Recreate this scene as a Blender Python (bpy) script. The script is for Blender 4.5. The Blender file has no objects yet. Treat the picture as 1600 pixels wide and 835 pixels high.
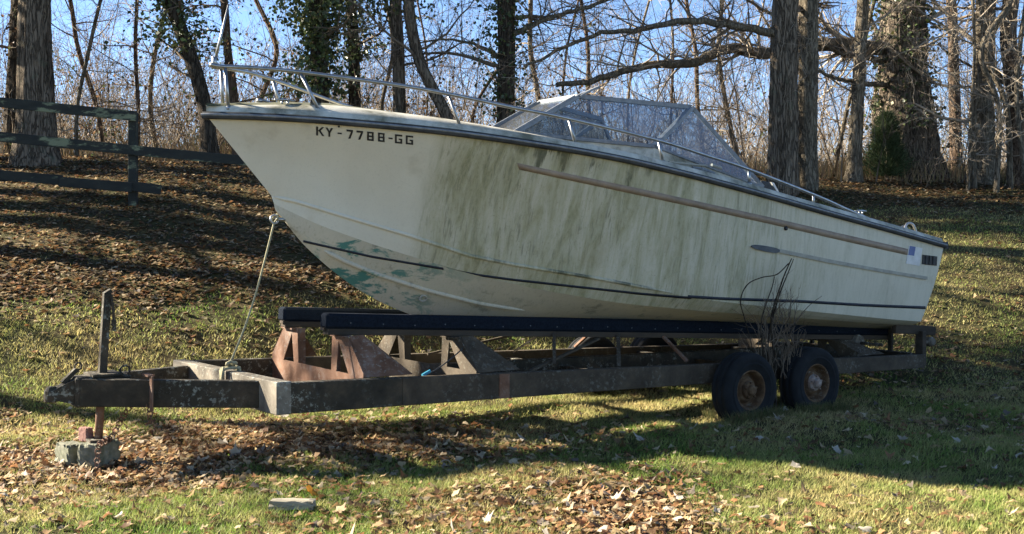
import bpy, math, random
import numpy as np

# ------------------------------------------------------------------ camera, sky, sun, exposure
scene = bpy.context.scene
COL = scene.collection
FPX, CXP, HYP, EYE = 1800.0, 800.0, 368.0, 1.70      # focal length / principal column / horizon row in photo pixels, eye height
cam_d = bpy.data.cameras.new('camera')
cam = bpy.data.objects.new('camera', cam_d); COL.objects.link(cam)
cam_d.sensor_width = 36.0; cam_d.lens = 36.0 * FPX / 1600.0
cam_d.shift_y = -(417.5 - HYP) / 1600.0
cam_d.clip_start = 0.05; cam_d.clip_end = 3000.0
cam.location = (0, 0, EYE); cam.rotation_euler = (math.radians(90), 0, 0)
scene.camera = cam

SUN_TO = np.array([-5.23, 1.18, 2.62]); SUN_TO /= np.linalg.norm(SUN_TO)
SUN_EL = math.asin(SUN_TO[2]); SUN_AZ = math.atan2(SUN_TO[0], SUN_TO[1])
world = bpy.data.worlds.new('World'); scene.world = world
world.use_nodes = True
wn = world.node_tree; wn.nodes.clear()
w_out = wn.nodes.new('ShaderNodeOutputWorld'); w_bg = wn.nodes.new('ShaderNodeBackground')
w_sky = wn.nodes.new('ShaderNodeTexSky'); w_sky.sky_type = 'NISHITA'; w_sky.sun_disc = False
w_sky.sun_elevation = SUN_EL; w_sky.sun_rotation = SUN_AZ
w_sky.air_density = 0.56; w_sky.dust_density = 0.0; w_sky.ozone_density = 2.4
w_bg.inputs['Strength'].default_value = 0.05
wn.links.new(w_sky.outputs[0], w_bg.inputs[0]); wn.links.new(w_bg.outputs[0], w_out.inputs[0])
sun_d = bpy.data.lights.new('sun', 'SUN'); sun_d.energy = 5.0; sun_d.angle = math.radians(0.55); sun_d.color = (1.0, 0.90, 0.74)
sun = bpy.data.objects.new('sun', sun_d); COL.objects.link(sun)
sun.location = (-20, 5, 15)
sun.rotation_euler = (math.pi / 2 - SUN_EL, 0, -SUN_AZ + math.pi)
scene.view_settings.view_transform = 'Standard'; scene.view_settings.look = 'None'
scene.view_settings.gamma = 1.0; scene.view_settings.use_curve_mapping = False
scene.view_settings.exposure = 2.6
scene.cycles.max_bounces = 6; scene.cycles.transparent_max_bounces = 12
scene.cycles.diffuse_bounces = 3; scene.cycles.glossy_bounces = 3

rng = np.random.default_rng(11)

# ------------------------------------------------------------------ helpers: objects
def tag(o, label=None, cat=None, group=None, kind=None):
    if label: o['label'] = label
    if cat: o['category'] = cat
    if group: o['group'] = group
    if kind: o['kind'] = kind
    return o

def link(o, parent=None):
    COL.objects.link(o)
    if parent is not None: o.parent = parent
    return o

def empty(name, loc=(0, 0, 0), rz=0.0):
    o = bpy.data.objects.new(name, None); o.location = loc; o.rotation_euler = (0, 0, rz)
    o.empty_display_size = 0.2
    return link(o)

def mesh_np(name, V, Fc, mat, parent=None, smooth=False, col=None, loc=None):
    """fast mesh from arrays; Fc an (m,k) array"""
    V = np.ascontiguousarray(V, dtype=np.float32); Fc = np.ascontiguousarray(Fc, dtype=np.int32)
    me = bpy.data.meshes.new(name)
    m, k = Fc.shape
    me.vertices.add(len(V)); me.vertices.foreach_set('co', V.ravel())
    me.loops.add(m * k); me.loops.foreach_set('vertex_index', Fc.ravel())
    me.polygons.add(m); me.polygons.foreach_set('loop_start', np.arange(m, dtype=np.int32) * k)
    if smooth: me.polygons.foreach_set('use_smooth', np.ones(m, dtype=bool))
    me.update(calc_edges=True)
    if col is not None:
        a = me.attributes.new('col', 'FLOAT_COLOR', 'POINT')
        c = np.ones((len(V), 4), dtype=np.float32); c[:, :3] = col
        a.data.foreach_set('color', c.ravel())
    me.materials.append(mat)
    o = bpy.data.objects.new(name, me)
    if loc is not None: o.location = loc
    return link(o, parent)

class MB:
    """collects simple shapes into one mesh"""
    def __init__(s): s.V = []; s.F = []
    def add(s, V, F):
        b = len(s.V); s.V += [tuple(map(float, p)) for p in V]; s.F += [tuple(i + b for i in f) for f in F]; return s
    def hexa(s, P):      # 8 points: bottom loop 0-3, top loop 4-7
        return s.add(P, [(3, 2, 1, 0), (4, 5, 6, 7), (0, 1, 5, 4), (1, 2, 6, 5), (2, 3, 7, 6), (3, 0, 4, 7)])
    def box(s, a, b):
        x0, y0, z0 = a; x1, y1, z1 = b
        return s.hexa([(x0, y0, z0), (x1, y0, z0), (x1, y1, z0), (x0, y1, z0), (x0, y0, z1), (x1, y0, z1), (x1, y1, z1), (x0, y1, z1)])
    def bar(s, a, b, w, h, up=(0, 0, 1)):   # rectangular bar from a to b
        a = np.array(a, float); b = np.array(b, float); t = b - a; t /= np.linalg.norm(t)
        up = np.array(up, float); sd = np.cross(t, up); sd /= np.linalg.norm(sd); up = np.cross(sd, t)
        sd = sd * w / 2; up = up * h / 2
        return s.hexa([a - sd - up, a + sd - up, b + sd - up, b - sd - up, a - sd + up, a + sd + up, b + sd + up, b - sd + up])
    def tube(s, pts, r, n=8, cap=True):
        pts = np.array(pts, float); K = len(pts)
        r = np.full(K, r) if np.isscalar(r) else np.array(r, float)
        T = np.gradient(pts, axis=0); T /= np.linalg.norm(T, axis=1)[:, None] + 1e-12
        ref = np.array([0, 0, 1.0]) if abs(T[0, 2]) < .9 else np.array([1.0, 0, 0])
        A = np.cross(T[0], ref); A /= np.linalg.norm(A)
        V = []
        for i in range(K):
            A = A - T[i] * np.dot(A, T[i]); A /= np.linalg.norm(A); B = np.cross(T[i], A)
            for j in range(n):
                an = 2 * math.pi * j / n
                V.append(pts[i] + r[i] * (math.cos(an) * A + math.sin(an) * B))
        F = [(i * n + j, i * n + (j + 1) % n, (i + 1) * n + (j + 1) % n, (i + 1) * n + j) for i in range(K - 1) for j in range(n)]
        if cap: F += [tuple(range(n))[::-1], tuple(range((K - 1) * n, K * n))]
        return s.add(V, F)
    def prism(s, poly, d):   # poly: list of 3d points (planar), d: extrusion vector
        n = len(poly); P = [np.array(p, float) for p in poly]; d = np.array(d, float)
        V = P + [p + d for p in P]
        F = [tuple(range(n))[::-1], tuple(range(n, 2 * n))] + [(i, (i + 1) % n, n + (i + 1) % n, n + i) for i in range(n)]
        return s.add(V, F)
    def lathe(s, prof, axis_o, ax, ex, ey, n=36):  # prof: (r, h) along ax
        o = np.array(axis_o, float); ax = np.array(ax, float); ex = np.array(ex, float); ey = np.array(ey, float)
        V = []; m = len(prof)
        for j in range(n):
            an = 2 * math.pi * j / n; d = math.cos(an) * ex + math.sin(an) * ey
            for r, h in prof: V.append(o + d * r + ax * h)
        F = [(j * m + i, j * m + i + 1, ((j + 1) % n) * m + i + 1, ((j + 1) % n) * m + i) for j in range(n) for i in range(m - 1)]
        return s.add(V, F)
    def torus(s, c, R, r, nrm, n=12, k=5, sx=1.0):
        nrm = np.array(nrm, float); nrm /= np.linalg.norm(nrm)
        a = np.cross(nrm, [0.3, 0.2, 0.93]); a /= np.linalg.norm(a); b = np.cross(nrm, a)
        pts = [np.array(c) + R * (math.cos(t) * a * sx + math.sin(t) * b) for t in np.linspace(0, 2 * math.pi, n, endpoint=False)]
        V = []
        for i in range(n):
            e = pts[i] - np.array(c); e /= np.linalg.norm(e)
            for j in range(k):
                an = 2 * math.pi * j / k; V.append(pts[i] + r * (math.cos(an) * e + math.sin(an) * nrm))
        F = [(i * k + j, ((i + 1) % n) * k + j, ((i + 1) % n) * k + (j + 1) % k, i * k + (j + 1) % k) for i in range(n) for j in range(k)]
        return s.add(V, F)
    def build(s, name, mat, parent=None, smooth=False, bevel=0.0):
        me = bpy.data.meshes.new(name); me.from_pydata(s.V, [], s.F); me.update()
        import bmesh
        bm = bmesh.new(); bm.from_mesh(me); bmesh.ops.recalc_face_normals(bm, faces=bm.faces)
        if bevel:
            bmesh.ops.bevel(bm, geom=list(bm.edges), offset=bevel, segments=1, affect='EDGES', profile=0.5)
        bm.to_mesh(me); bm.free()
        if smooth:
            me.polygons.foreach_set('use_smooth', np.ones(len(me.polygons), dtype=bool))
        me.materials.append(mat)
        o = bpy.data.objects.new(name, me)
        return link(o, parent)

# ------------------------------------------------------------------ helpers: materials
def N(nt, typ, ins=None, **props):
    n = nt.nodes.new(typ)
    for k, v in props.items(): setattr(n, k, v)
    for k, v in (ins or {}).items():
        if isinstance(v, bpy.types.NodeSocket): nt.links.new(v, n.inputs[k])
        else: n.inputs[k].default_value = v
    return n

def c4(c): return (c[0], c[1], c[2], 1.0)

def new_mat(name):
    m = bpy.data.materials.new(name); m.use_nodes = True; nt = m.node_tree; nt.nodes.clear()
    out = N(nt, 'ShaderNodeOutputMaterial'); bs = N(nt, 'ShaderNodeBsdfPrincipled')
    nt.links.new(bs.outputs[0], out.inputs[0])
    return m, nt, bs, out

def coords(nt, scale=(1, 1, 1)):
    tc = N(nt, 'ShaderNodeTexCoord')
    return N(nt, 'ShaderNodeMapping', {'Vector': tc.outputs['Object'], 'Scale': scale}).outputs[0]

def noise(nt, vec, scale, detail=6, rough=.6, dist=0.0):
    return N(nt, 'ShaderNodeTexNoise', {'Vector': vec, 'Scale': scale, 'Detail': detail, 'Roughness': rough, 'Distortion': dist}).outputs[0]

def ramp(nt, fac, stops):
    r = N(nt, 'ShaderNodeValToRGB', {'Fac': fac}); e = r.color_ramp.elements
    while len(e) < len(stops): e.new(0.5)
    for el, (p, c) in zip(e, stops): el.position = p; el.color = c4(c) if len(c) == 3 else c
    return r.outputs[0]

def mixc(nt, fac, a, b):
    m = N(nt, 'ShaderNodeMix', data_type='RGBA')
    for s, v in ((m.inputs[0], fac), (m.inputs[6], a), (m.inputs[7], b)):
        if isinstance(v, bpy.types.NodeSocket): nt.links.new(v, s)
        else: s.default_value = v if not isinstance(v, tuple) or len(v) == 4 else c4(v)
    return m.outputs[2]

def math_(nt, op, a, b=0.0, clamp=False):
    m = N(nt, 'ShaderNodeMath', operation=op, use_clamp=clamp)
    for s, v in ((m.inputs[0], a), (m.inputs[1], b)):
        if isinstance(v, bpy.types.NodeSocket): nt.links.new(v, s)
        else: s.default_value = v
    return m.outputs[0]

def smooth_(nt, x, a, b):
    return N(nt, 'ShaderNodeMapRange', {'Value': x, 'From Min': a, 'From Max': b}, interpolation_type='SMOOTHSTEP').outputs[0]

def add_bump(nt, bs, h, strength, dist):
    nt.links.new(N(nt, 'ShaderNodeBump', {'Height': h, 'Strength': strength, 'Distance': dist}).outputs[0], bs.inputs['Normal'])

def noise_mat(name, stops, scale=8, stretch=(1, 1, 1), rough=.8, bump=.3, bdist=.01, metal=0.0, detail=8, spec=.3):
    m, nt, bs, out = new_mat(name)
    v = coords(nt, stretch); f = noise(nt, v, scale, detail, .65)
    nt.links.new(ramp(nt, f, stops), bs.inputs['Base Color'])
    bs.inputs['Roughness'].default_value = rough; bs.inputs['Metallic'].default_value = metal
    bs.inputs['Specular IOR Level'].default_value = spec
    if bump: add_bump(nt, bs, f, bump, bdist)
    return m

def bark_mat(name, dark, light, lichen=None, sc=6.0):
    m, nt, bs, out = new_mat(name)
    v = coords(nt, (1, 1, .12))
    f = noise(nt, v, sc * 1.6, 10, .68, .35)
    vo = N(nt, 'ShaderNodeTexVoronoi', {'Vector': N(nt, 'ShaderNodeMixRGB', {0: .12, 1: v, 2: N(nt, 'ShaderNodeTexNoise', {'Vector': v, 'Scale': sc * 3, 'Detail': 4}).outputs[1]}).outputs[0], 'Scale': sc * 3.4}, feature='DISTANCE_TO_EDGE').outputs[0]
    cr = math_(nt, 'MULTIPLY', math_(nt, 'MINIMUM', vo, .16), 2.6)
    h = math_(nt, 'ADD', math_(nt, 'MULTIPLY', f, 1.0), cr)
    c = ramp(nt, h, [(.36, dark), (.68, [(a + b) / 2 for a, b in zip(dark, light)]), (.95, light)])
    if lichen is not None:
        lm = smooth_(nt, noise(nt, coords(nt), 3.1, 7, .7), .56, .66)
        c = mixc(nt, math_(nt, 'MULTIPLY', lm, .6), c, lichen)
    nt.links.new(c, bs.inputs['Base Color']); bs.inputs['Roughness'].default_value = .95
    bs.inputs['Specular IOR Level'].default_value = .1
    add_bump(nt, bs, h, 1.0, .06)
    return m

def leafy_mat(name, trans=.35, rough=.6):
    m = bpy.data.materials.new(name); m.use_nodes = True; nt = m.node_tree; nt.nodes.clear()
    out = N(nt, 'ShaderNodeOutputMaterial'); at = N(nt, 'ShaderNodeAttribute', attribute_name='col')
    d = N(nt, 'ShaderNodeBsdfPrincipled', {'Base Color': at.outputs[0], 'Roughness': rough, 'Specular IOR Level': .25})
    t = N(nt, 'ShaderNodeBsdfTranslucent', {'Color': at.outputs[0]})
    mx = N(nt, 'ShaderNodeMixShader', {0: trans, 1: d.outputs[0], 2: t.outputs[0]})
    nt.links.new(mx.outputs[0], out.inputs[0])
    return m

M = {}
M['leafy'] = leafy_mat('leaf_blade', .35)
M['grass'] = leafy_mat('grass_blade', .4)
M['ivy'] = leafy_mat('ivy_leaf', .2, .35)
M['straw'] = leafy_mat('straw', .3, .8)
M['bark_grey'] = bark_mat('bark_grey', (.022, .017, .012), (.20, .16, .118), (.14, .145, .10))
M['bark_dark'] = bark_mat('bark_dark', (.018, .014, .011), (.085, .068, .05))
M['bark_pale'] = bark_mat('bark_pale', (.06, .05, .036), (.24, .20, .145), (.22, .22, .16), 8)
M['bark_red'] = bark_mat('bark_red', (.05, .034, .024), (.19, .135, .095), None, 8)
M['limb'] = bark_mat('limb_bark', (.06, .05, .036), (.24, .20, .145), (.17, .18, .10), 9)
M['twig'] = noise_mat('twig', [(.3, (.09, .068, .05)), (.7, (.21, .165, .12))], 5, bump=0, rough=.9, spec=.1)
M['twig_pale'] = noise_mat('twig_pale', [(.3, (.20, .165, .125)), (.7, (.36, .305, .235))], 4, bump=0, rough=.9, spec=.1)
M['fence'] = None

# ------------------------------------------------------------------ terrain
def ground_h(x, y):
    x = np.asarray(x, float); y = np.asarray(y, float)
    ys = np.interp(x, [-30, -14, -6, -3, 0, 3, 30], [8.0, 8.6, 9.6, 10.7, 12.7, 13.3, 13.4])
    yc = np.interp(x, [-30, -14, -6, 0, 6, 14, 30], [23, 23, 23.5, 24.5, 25.5, 27, 28])
    gc = np.interp(x, [-14, 0, 14], [3.3, 3.1, 3.0])
    t = (y - ys) / (yc - ys)
    t = np.where(t < .0, 0, t)
    soft = np.clip(t / .22, 0, 1); soft = soft * soft * (3 - 2 * soft)
    tt = np.clip(t, 0, 1)
    g = gc * (1 - (1 - tt) ** 1.35) * (.35 + .65 * soft)
    g = g + .05 * np.sin(x * .9 + .4) * np.sin(y * .7 + 1) * np.clip((y - 9) / 5, 0, 1)
    g = g + .012 * np.sin(x * 3.1 + y * 1.7) + .010 * np.sin(x * 1.3 - y * 4.1 + 2)
    far = np.clip((y - 45) / 60, 0, 1)
    return g - far * 5.0

def px_xy(px, Y): return (px - CXP) / FPX * Y
def world_px(px, py, Y): return np.array([(px - CXP) / FPX * Y, Y, EYE - (py - HYP) / FPX * Y])

def graded(a, b, n, pw=1.0):
    t = np.linspace(0, 1, n); return a + (b - a) * t ** pw

xs = np.concatenate([-graded(0, 1, 90, 1.0)[::-1][:-1] * 18, graded(0, 1, 90) * 18])
xs = np.concatenate([-18 - graded(0, 1, 20, 2)[1:][::-1] * 900, xs, 18 + graded(0, 1, 20, 2)[1:] * 900])
ysg = np.concatenate([-graded(0, 1, 10, 2)[1:][::-1] * 40 + 2, graded(2, 28, 190), 28 + graded(0, 1, 40, 2.2)[1:] * 1400])
GX, GY = np.meshgrid(xs, ysg, indexing='ij')
GZ = ground_h(GX, GY)
nx, ny = GX.shape
idx = np.arange(nx * ny).reshape(nx, ny)
Fq = np.stack([idx[:-1, :-1], idx[1:, :-1], idx[1:, 1:], idx[:-1, 1:]], -1).reshape(-1, 4)
m, nt, bs, out = new_mat('ground_soil')
v = coords(nt)
n1 = noise(nt, v, 1.1, 6); n2 = noise(nt, v, 22, 8, .7); n3 = noise(nt, v, 90, 4, .7)
c = ramp(nt, n2, [(.3, (.035, .026, .015)), (.52, (.085, .068, .034)), (.72, (.15, .125, .062))])
c2 = ramp(nt, n2, [(.3, (.028, .026, .012)), (.55, (.07, .068, .03)), (.75, (.14, .12, .06))])
nt.links.new(mixc(nt, smooth_(nt, n1, .42, .6), c, c2), bs.inputs['Base Color']); bs.inputs['Roughness'].default_value = 1.0
bs.inputs['Specular IOR Level'].default_value = .05
add_bump(nt, bs, math_(nt, 'ADD', n2, n3), .8, .03)
tag(mesh_np('ground', np.stack([GX, GY, GZ], -1).reshape(-1, 3), Fq, m, smooth=True), kind='structure')

# far wooded ridge
hx = np.linspace(-420, 700, 260); hy = np.linspace(190, 420, 30)
HX, HY_ = np.meshgrid(hx, hy, indexing='ij')
prof = np.interp(HX / HY_, [-.6, -.3, 0, .12, .25, .4, .5, .8], [9, 8, 9, 12, 17, 25, 27, 24])
rise = np.sin(np.clip((HY_ - 190) / 150, 0, 1) * math.pi / 2)
HZ = -4 + prof * rise + rng.normal(0, .8, HX.shape) * rise
idx = np.arange(HX.size).reshape(HX.shape)
Fq = np.stack([idx[:-1, :-1], idx[1:, :-1], idx[1:, 1:], idx[:-1, 1:]], -1).reshape(-1, 4)
tag(mesh_np('hills', np.stack([HX, HY_, HZ], -1).reshape(-1, 3), Fq,
            noise_mat('hill_wood', [(.3, (.10, .085, .075)), (.7, (.24, .20, .17))], .25, bump=.5, bdist=2.0, rough=1, spec=0)), kind='structure')

# ------------------------------------------------------------------ trailer frame of reference (u forward, v towards the road side, w up)
P0 = np.array([1.52, 11.685]); YAW = math.radians(35)
UX = np.array([-math.cos(YAW), -math.sin(YAW)]); VX = np.array([-UX[1], UX[0]])
RZ = math.atan2(UX[1], UX[0])
def proj(p):
    p = np.asarray(p, float); xy = P0 + p[..., :1] * UX + p[..., 1:2] * VX
    return np.stack([CXP + FPX * xy[..., 0] / xy[..., 1], HYP - FPX * (p[..., 2] - EYE) / xy[..., 1]], -1)
def uvw(px, py, v):
    k = (px - CXP) / FPX; o = P0 + VX * v
    u = (k * o[1] - o[0]) / (UX[0] - k * UX[1]); Y = (o + UX * u)[1]
    return np.array([u, v, EYE - (py - HYP) / FPX * Y])
def w_at(u, v, curve):
    """height of the point (u,v) that lies on a photo curve"""
    p = proj(np.stack([u, v, np.zeros_like(u)], -1)); c = np.array(curve, float)
    py = np.interp(p[:, 0], c[:, 0], c[:, 1])
    Y = P0[1] + u * UX[1] + v * VX[1]
    return EYE - (py - HYP) / FPX * Y
def to_world(p):
    p = np.asarray(p, float); xy = P0 + p[..., :1] * UX + p[..., 1:2] * VX
    return np.concatenate([xy, p[..., 2:3]], -1)
#@@PART2
# ------------------------------------------------------------------ boat
# materials
def hull_mat(name, base, base2, stain, bottom=False):
    m, nt, bs, out = new_mat(name)
    tc = N(nt, 'ShaderNodeTexCoord').outputs['Object']
    sx = N(nt, 'ShaderNodeSeparateXYZ', {0: tc})
    u, w = sx.outputs[0], sx.outputs[2]
    mp = N(nt, 'ShaderNodeMapping', {'Vector': tc, 'Scale': (1, .25, .16)}).outputs[0]
    st = noise(nt, mp, 7.5, 10, .70, .5)                 # long runs down the side
    fine = noise(nt, N(nt, 'ShaderNodeMapping', {'Vector': tc, 'Scale': (1, .5, .36)}).outputs[0], 34, 10, .78, .8)
    patch = noise(nt, tc, 1.4, 5, .55)
    grain = noise(nt, tc, 60, 6, .7)
    col = mixc(nt, smooth_(nt, patch, .35, .65), base, base2)
    if not bottom:
        edge = math_(nt, 'ADD', u, math_(nt, 'MULTIPLY', fine, .18))
        aft = math_(nt, 'SUBTRACT', 1.0, smooth_(nt, edge, 2.98, 3.32))
        fade = smooth_(nt, u, -2.2, 1.3)                 # the film thins out towards the stern
        k = math_(nt, 'MULTIPLY', aft, math_(nt, 'ADD', math_(nt, 'MULTIPLY', fade, .78), .22))
        film = math_(nt, 'MULTIPLY', k, math_(nt, 'ADD', math_(nt, 'MULTIPLY', smooth_(nt, st, .34, .60), .55), .36))
        col = mixc(nt, film, col, stain)
        runs = math_(nt, 'MULTIPLY', smooth_(nt, st, .51, .63), smooth_(nt, fine, .38, .60))
        col = mixc(nt, math_(nt, 'MULTIPLY', math_(nt, 'MULTIPLY', runs, k), .6), col, (.19, .185, .08, 1))
        fs = noise(nt, N(nt, 'ShaderNodeMapping', {'Vector': tc, 'Scale': (1, .3, .07)}).outputs[0], 42, 6, .65, .25)
        col = mixc(nt, math_(nt, 'MULTIPLY', math_(nt, 'MULTIPLY', smooth_(nt, fs, .50, .66), smooth_(nt, patch, .35, .6)), math_(nt, 'MULTIPLY', k, .75)), col, (.17, .165, .10, 1))
        speck = math_(nt, 'MULTIPLY', smooth_(nt, noise(nt, tc, 48, 8, .8), .56, .66), math_(nt, 'MULTIPLY', k, .55))
        col = mixc(nt, speck, col, (.15, .145, .08, 1))
        thin = math_(nt, 'MULTIPLY', smooth_(nt, fine, .57, .67), math_(nt, 'MULTIPLY', k, .5))
        col = mixc(nt, thin, col, (.17, .16, .09, 1))
        # mould that hangs from the rub rail in patches
        hp = N(nt, 'ShaderNodeSeparateColor', {0: N(nt, 'ShaderNodeAttribute', attribute_name='col').outputs[0]}).outputs
        dl = math_(nt, 'MULTIPLY', math_(nt, 'SUBTRACT', noise(nt, N(nt, 'ShaderNodeMapping', {'Vector': tc, 'Scale': (1, .2, .1)}).outputs[0], 9, 7, .7), .42), 1.1)
        dm = math_(nt, 'MULTIPLY', smooth_(nt, math_(nt, 'SUBTRACT', dl, hp[0]), -.03, .06), math_(nt, 'MULTIPLY', math_(nt, 'MULTIPLY', smooth_(nt, u, .7, 1.2), math_(nt, 'SUBTRACT', 1.0, smooth_(nt, u, 2.2, 2.8))), smooth_(nt, noise(nt, tc, 3.3, 4, .5), .44, .58)))
        col = mixc(nt, math_(nt, 'MULTIPLY', dm, .8), col, (.05, .055, .03, 1))
        col = mixc(nt, math_(nt, 'MULTIPLY', smooth_(nt, noise(nt, tc, 2.2, 6, .6), .58, .70), .25), col, (.30, .24, .13, 1))
        bs.inputs['Roughness'].default_value = .55
    else:
        blot = noise(nt, N(nt, 'ShaderNodeMapping', {'Vector': tc, 'Scale': (.6, 1, 1.3)}).outputs[0], 3.4, 9, .68, .4)
        band = math_(nt, 'MULTIPLY', smooth_(nt, u, 2.3, 3.35), math_(nt, 'SUBTRACT', 1.0, smooth_(nt, u, 3.75, 4.0)))
        tm = math_(nt, 'MULTIPLY', smooth_(nt, blot, .49, .55), band)
        col = mixc(nt, math_(nt, 'MULTIPLY', smooth_(nt, fine, .5, .7), .45), col, (.20, .17, .10, 1))
        col = mixc(nt, math_(nt, 'MULTIPLY', tm, .92), col, (.03, .17, .14, 1))
        bl2 = noise(nt, tc, 4.1, 7, .66)
        col = mixc(nt, math_(nt, 'MULTIPLY', smooth_(nt, bl2, .56, .66), .55), col, (.14, .14, .11, 1))
        bs.inputs['Roughness'].default_value = .7
    col = mixc(nt, math_(nt, 'MULTIPLY', smooth_(nt, grain, .5, .75), .18), col, (.22, .20, .13, 1))
    nt.links.new(col, bs.inputs['Base Color']); bs.inputs['Specular IOR Level'].default_value = .35
    add_bump(nt, bs, math_(nt, 'ADD', fine, math_(nt, 'MULTIPLY', grain, .4)), .15, .004)
    return m
M['gel'] = hull_mat('weathered_gelcoat', (.655, .605, .48, 1), (.60, .55, .43, 1), (.345, .32, .19, 1))
M['bottom'] = hull_mat('worn_bottom_paint', (.56, .50, .375, 1), (.49, .44, .33, 1), (.3, .3, .2, 1), True)
M['deck'] = noise_mat('deck_gelcoat', [(.35, (.16, .15, .10)), (.55, (.50, .47, .38)), (.75, (.68, .64, .54))], 3.5, rough=.7, bump=.15)
M['moss'] = noise_mat('dirty_nonskid', [(.3, (.03, .035, .018)), (.6, (.09, .09, .05)), (.8, (.2, .18, .12))], 7, rough=.95, bump=.5)
M['black_rubber'] = noise_mat('black_rubber', [(.3, (.016, .017, .018)), (.7, (.065, .065, .062))], 5, rough=.7, bump=.2, bdist=.004)
M['alu'] = noise_mat('dull_aluminium', [(.3, (.13, .14, .15)), (.7, (.26, .27, .28))], 20, rough=.6, bump=.1, bdist=.002, metal=.25)
M['chrome'] = noise_mat('stainless_tube', [(.3, (.24, .24, .24)), (.7, (.40, .40, .39))], 15, rough=.36, bump=.05, bdist=.001, metal=.95)
M['tan'] = noise_mat('tan_stripe', [(.3, (.20, .145, .095)), (.7, (.34, .255, .18))], 6, rough=.6, bump=.1, bdist=.002)
M['black_paint'] = noise_mat('black_vinyl', [(.3, (.012, .012, .013)), (.75, (.04, .04, .042))], 25, rough=.5, bump=.05, bdist=.001)
M['navy'] = noise_mat('navy_boot_stripe', [(.3, (.010, .012, .018)), (.75, (.03, .034, .045))], 14, rough=.6, bump=.05, bdist=.001)
M['white'] = noise_mat('white_plastic', [(.3, (.5, .49, .46)), (.7, (.7, .69, .66))], 9, rough=.5, bump=.05, bdist=.001)
M['blue'] = noise_mat('blue_print', [(.3, (.08, .11, .25)), (.7, (.13, .17, .33))], 9, rough=.5, bump=0)
M['strake'] = noise_mat('grey_side_moulding', [(.3, (.25, .24, .20)), (.7, (.42, .40, .33))], 9, rough=.6, bump=.1, bdist=.002)
M['strake_tip'] = noise_mat('dark_moulding_tip', [(.3, (.06, .07, .08)), (.7, (.12, .13, .14))], 9, rough=.6, bump=.1, bdist=.002)
M['inside'] = noise_mat('cockpit_liner', [(.3, (.16, .15, .12)), (.7, (.4, .38, .31))], 3, rough=.8, bump=.1)
m = bpy.data.materials.new('cloudy_glass'); m.use_nodes = True; nt = m.node_tree; nt.nodes.clear(); M['glass'] = m
out = N(nt, 'ShaderNodeOutputMaterial'); v = coords(nt)
haze_n = math_(nt, 'ADD', math_(nt, 'MULTIPLY', smooth_(nt, noise(nt, v, 1.6, 5, .55), .35, .75), .10), .03)
tr = N(nt, 'ShaderNodeBsdfTransparent', {'Color': (.66, .71, .75, 1)}); df = N(nt, 'ShaderNodeBsdfDiffuse', {'Color': (.55, .56, .56, 1)})
gl = N(nt, 'ShaderNodeBsdfGlossy', {'Color': (.9, .9, .9, 1), 'Roughness': .02})
mx = N(nt, 'ShaderNodeMixShader', {0: haze_n, 1: tr.outputs[0], 2: df.outputs[0]})
fr = N(nt, 'ShaderNodeFresnel', {'IOR': 1.45})
mx2 = N(nt, 'ShaderNodeMixShader', {0: math_(nt, 'MULTIPLY', fr.outputs[0], .35), 1: mx.outputs[0], 2: gl.outputs[0]})
nt.links.new(mx2.outputs[0], out.inputs[0])

# longitudinal curves of the port half, heights read off the photograph
G_PX = [(318, 180), (400, 182), (487, 186.5), (600, 196), (700, 206), (740, 211), (800, 219.5), (900, 235), (980, 250), (1080, 274), (1181, 301), (1279, 329), (1382, 357), (1480, 385)]
A_PX = [(424, 306), (462, 314), (544, 340), (639, 369), (735, 402), (800, 415), (938, 438), (1051, 460), (1120, 471), (1279, 488), (1399, 500), (1445, 503)]
A2_PX = [(428, 318), (496, 351), (591, 385), (700, 418), (800, 444), (884, 460), (967, 474), (1093, 486), (1219, 495), (1390, 507), (1445, 509)]
STEM = [(432, 326), (450, 352), (470, 379), (500, 407), (540, 440), (580, 465), (620, 484)]
NS = 72
S = np.linspace(0, 1, NS) ** 1.35
def bG(s): s = np.asarray(s, float); return np.where(s < .5, 1.18 * (1 - np.clip(1 - s / .5, 0, 1) ** 2.1), 1.18 - .10 * np.clip((s - .5) / .5, 0, 1) ** 2)
def bA(s): s = np.asarray(s, float); return np.where(s < .6, 1.0 * (1 - np.clip(1 - s / .6, 0, 1) ** 1.75), 1.0 - .03 * np.clip((s - .6) / .4, 0, 1) ** 2)
def bA2(s): return bA(s) * .875
UB = uvw(322, 180, 0)[0]; US = uvw(1475, 384, 1.08)[0]
uG = UB + (US - UB) * S; vG = bG(S); G = np.stack([uG, vG, w_at(uG, vG, G_PX)], -1)
ua0 = uvw(424, 306, 0)[0]; uA = ua0 + (-2.91 - ua0) * S; vA = bA(S); A = np.stack([uA, vA, w_at(uA, vA, A_PX)], -1)
ua2 = uvw(428, 318, 0)[0]; uA2 = ua2 + (-2.90 - ua2) * S; vA2 = bA2(S); A2 = np.stack([uA2, vA2, w_at(uA2, vA2, A2_PX)], -1)
st = np.array([uvw(a, b, 0) for a, b in STEM])
kp = np.concatenate([st[:, [0, 2]], [(2.62, .90), (2.0, .835), (0, .80), (-2.95, .62)]])
ku = kp[::-1, 0]; kw = kp[::-1, 1]
u_k0 = st[0, 0]; uK = u_k0 + (-2.85 - u_k0) * S; K = np.stack([uK, np.zeros(NS), np.interp(uK, ku, kw)], -1)
for arr in (K, A, A2, G):                       # smooth the traced heights
    for _ in range(3): arr[1:-1, 2] = (arr[:-2, 2] + 2 * arr[1:-1, 2] + arr[2:, 2]) / 4
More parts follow.
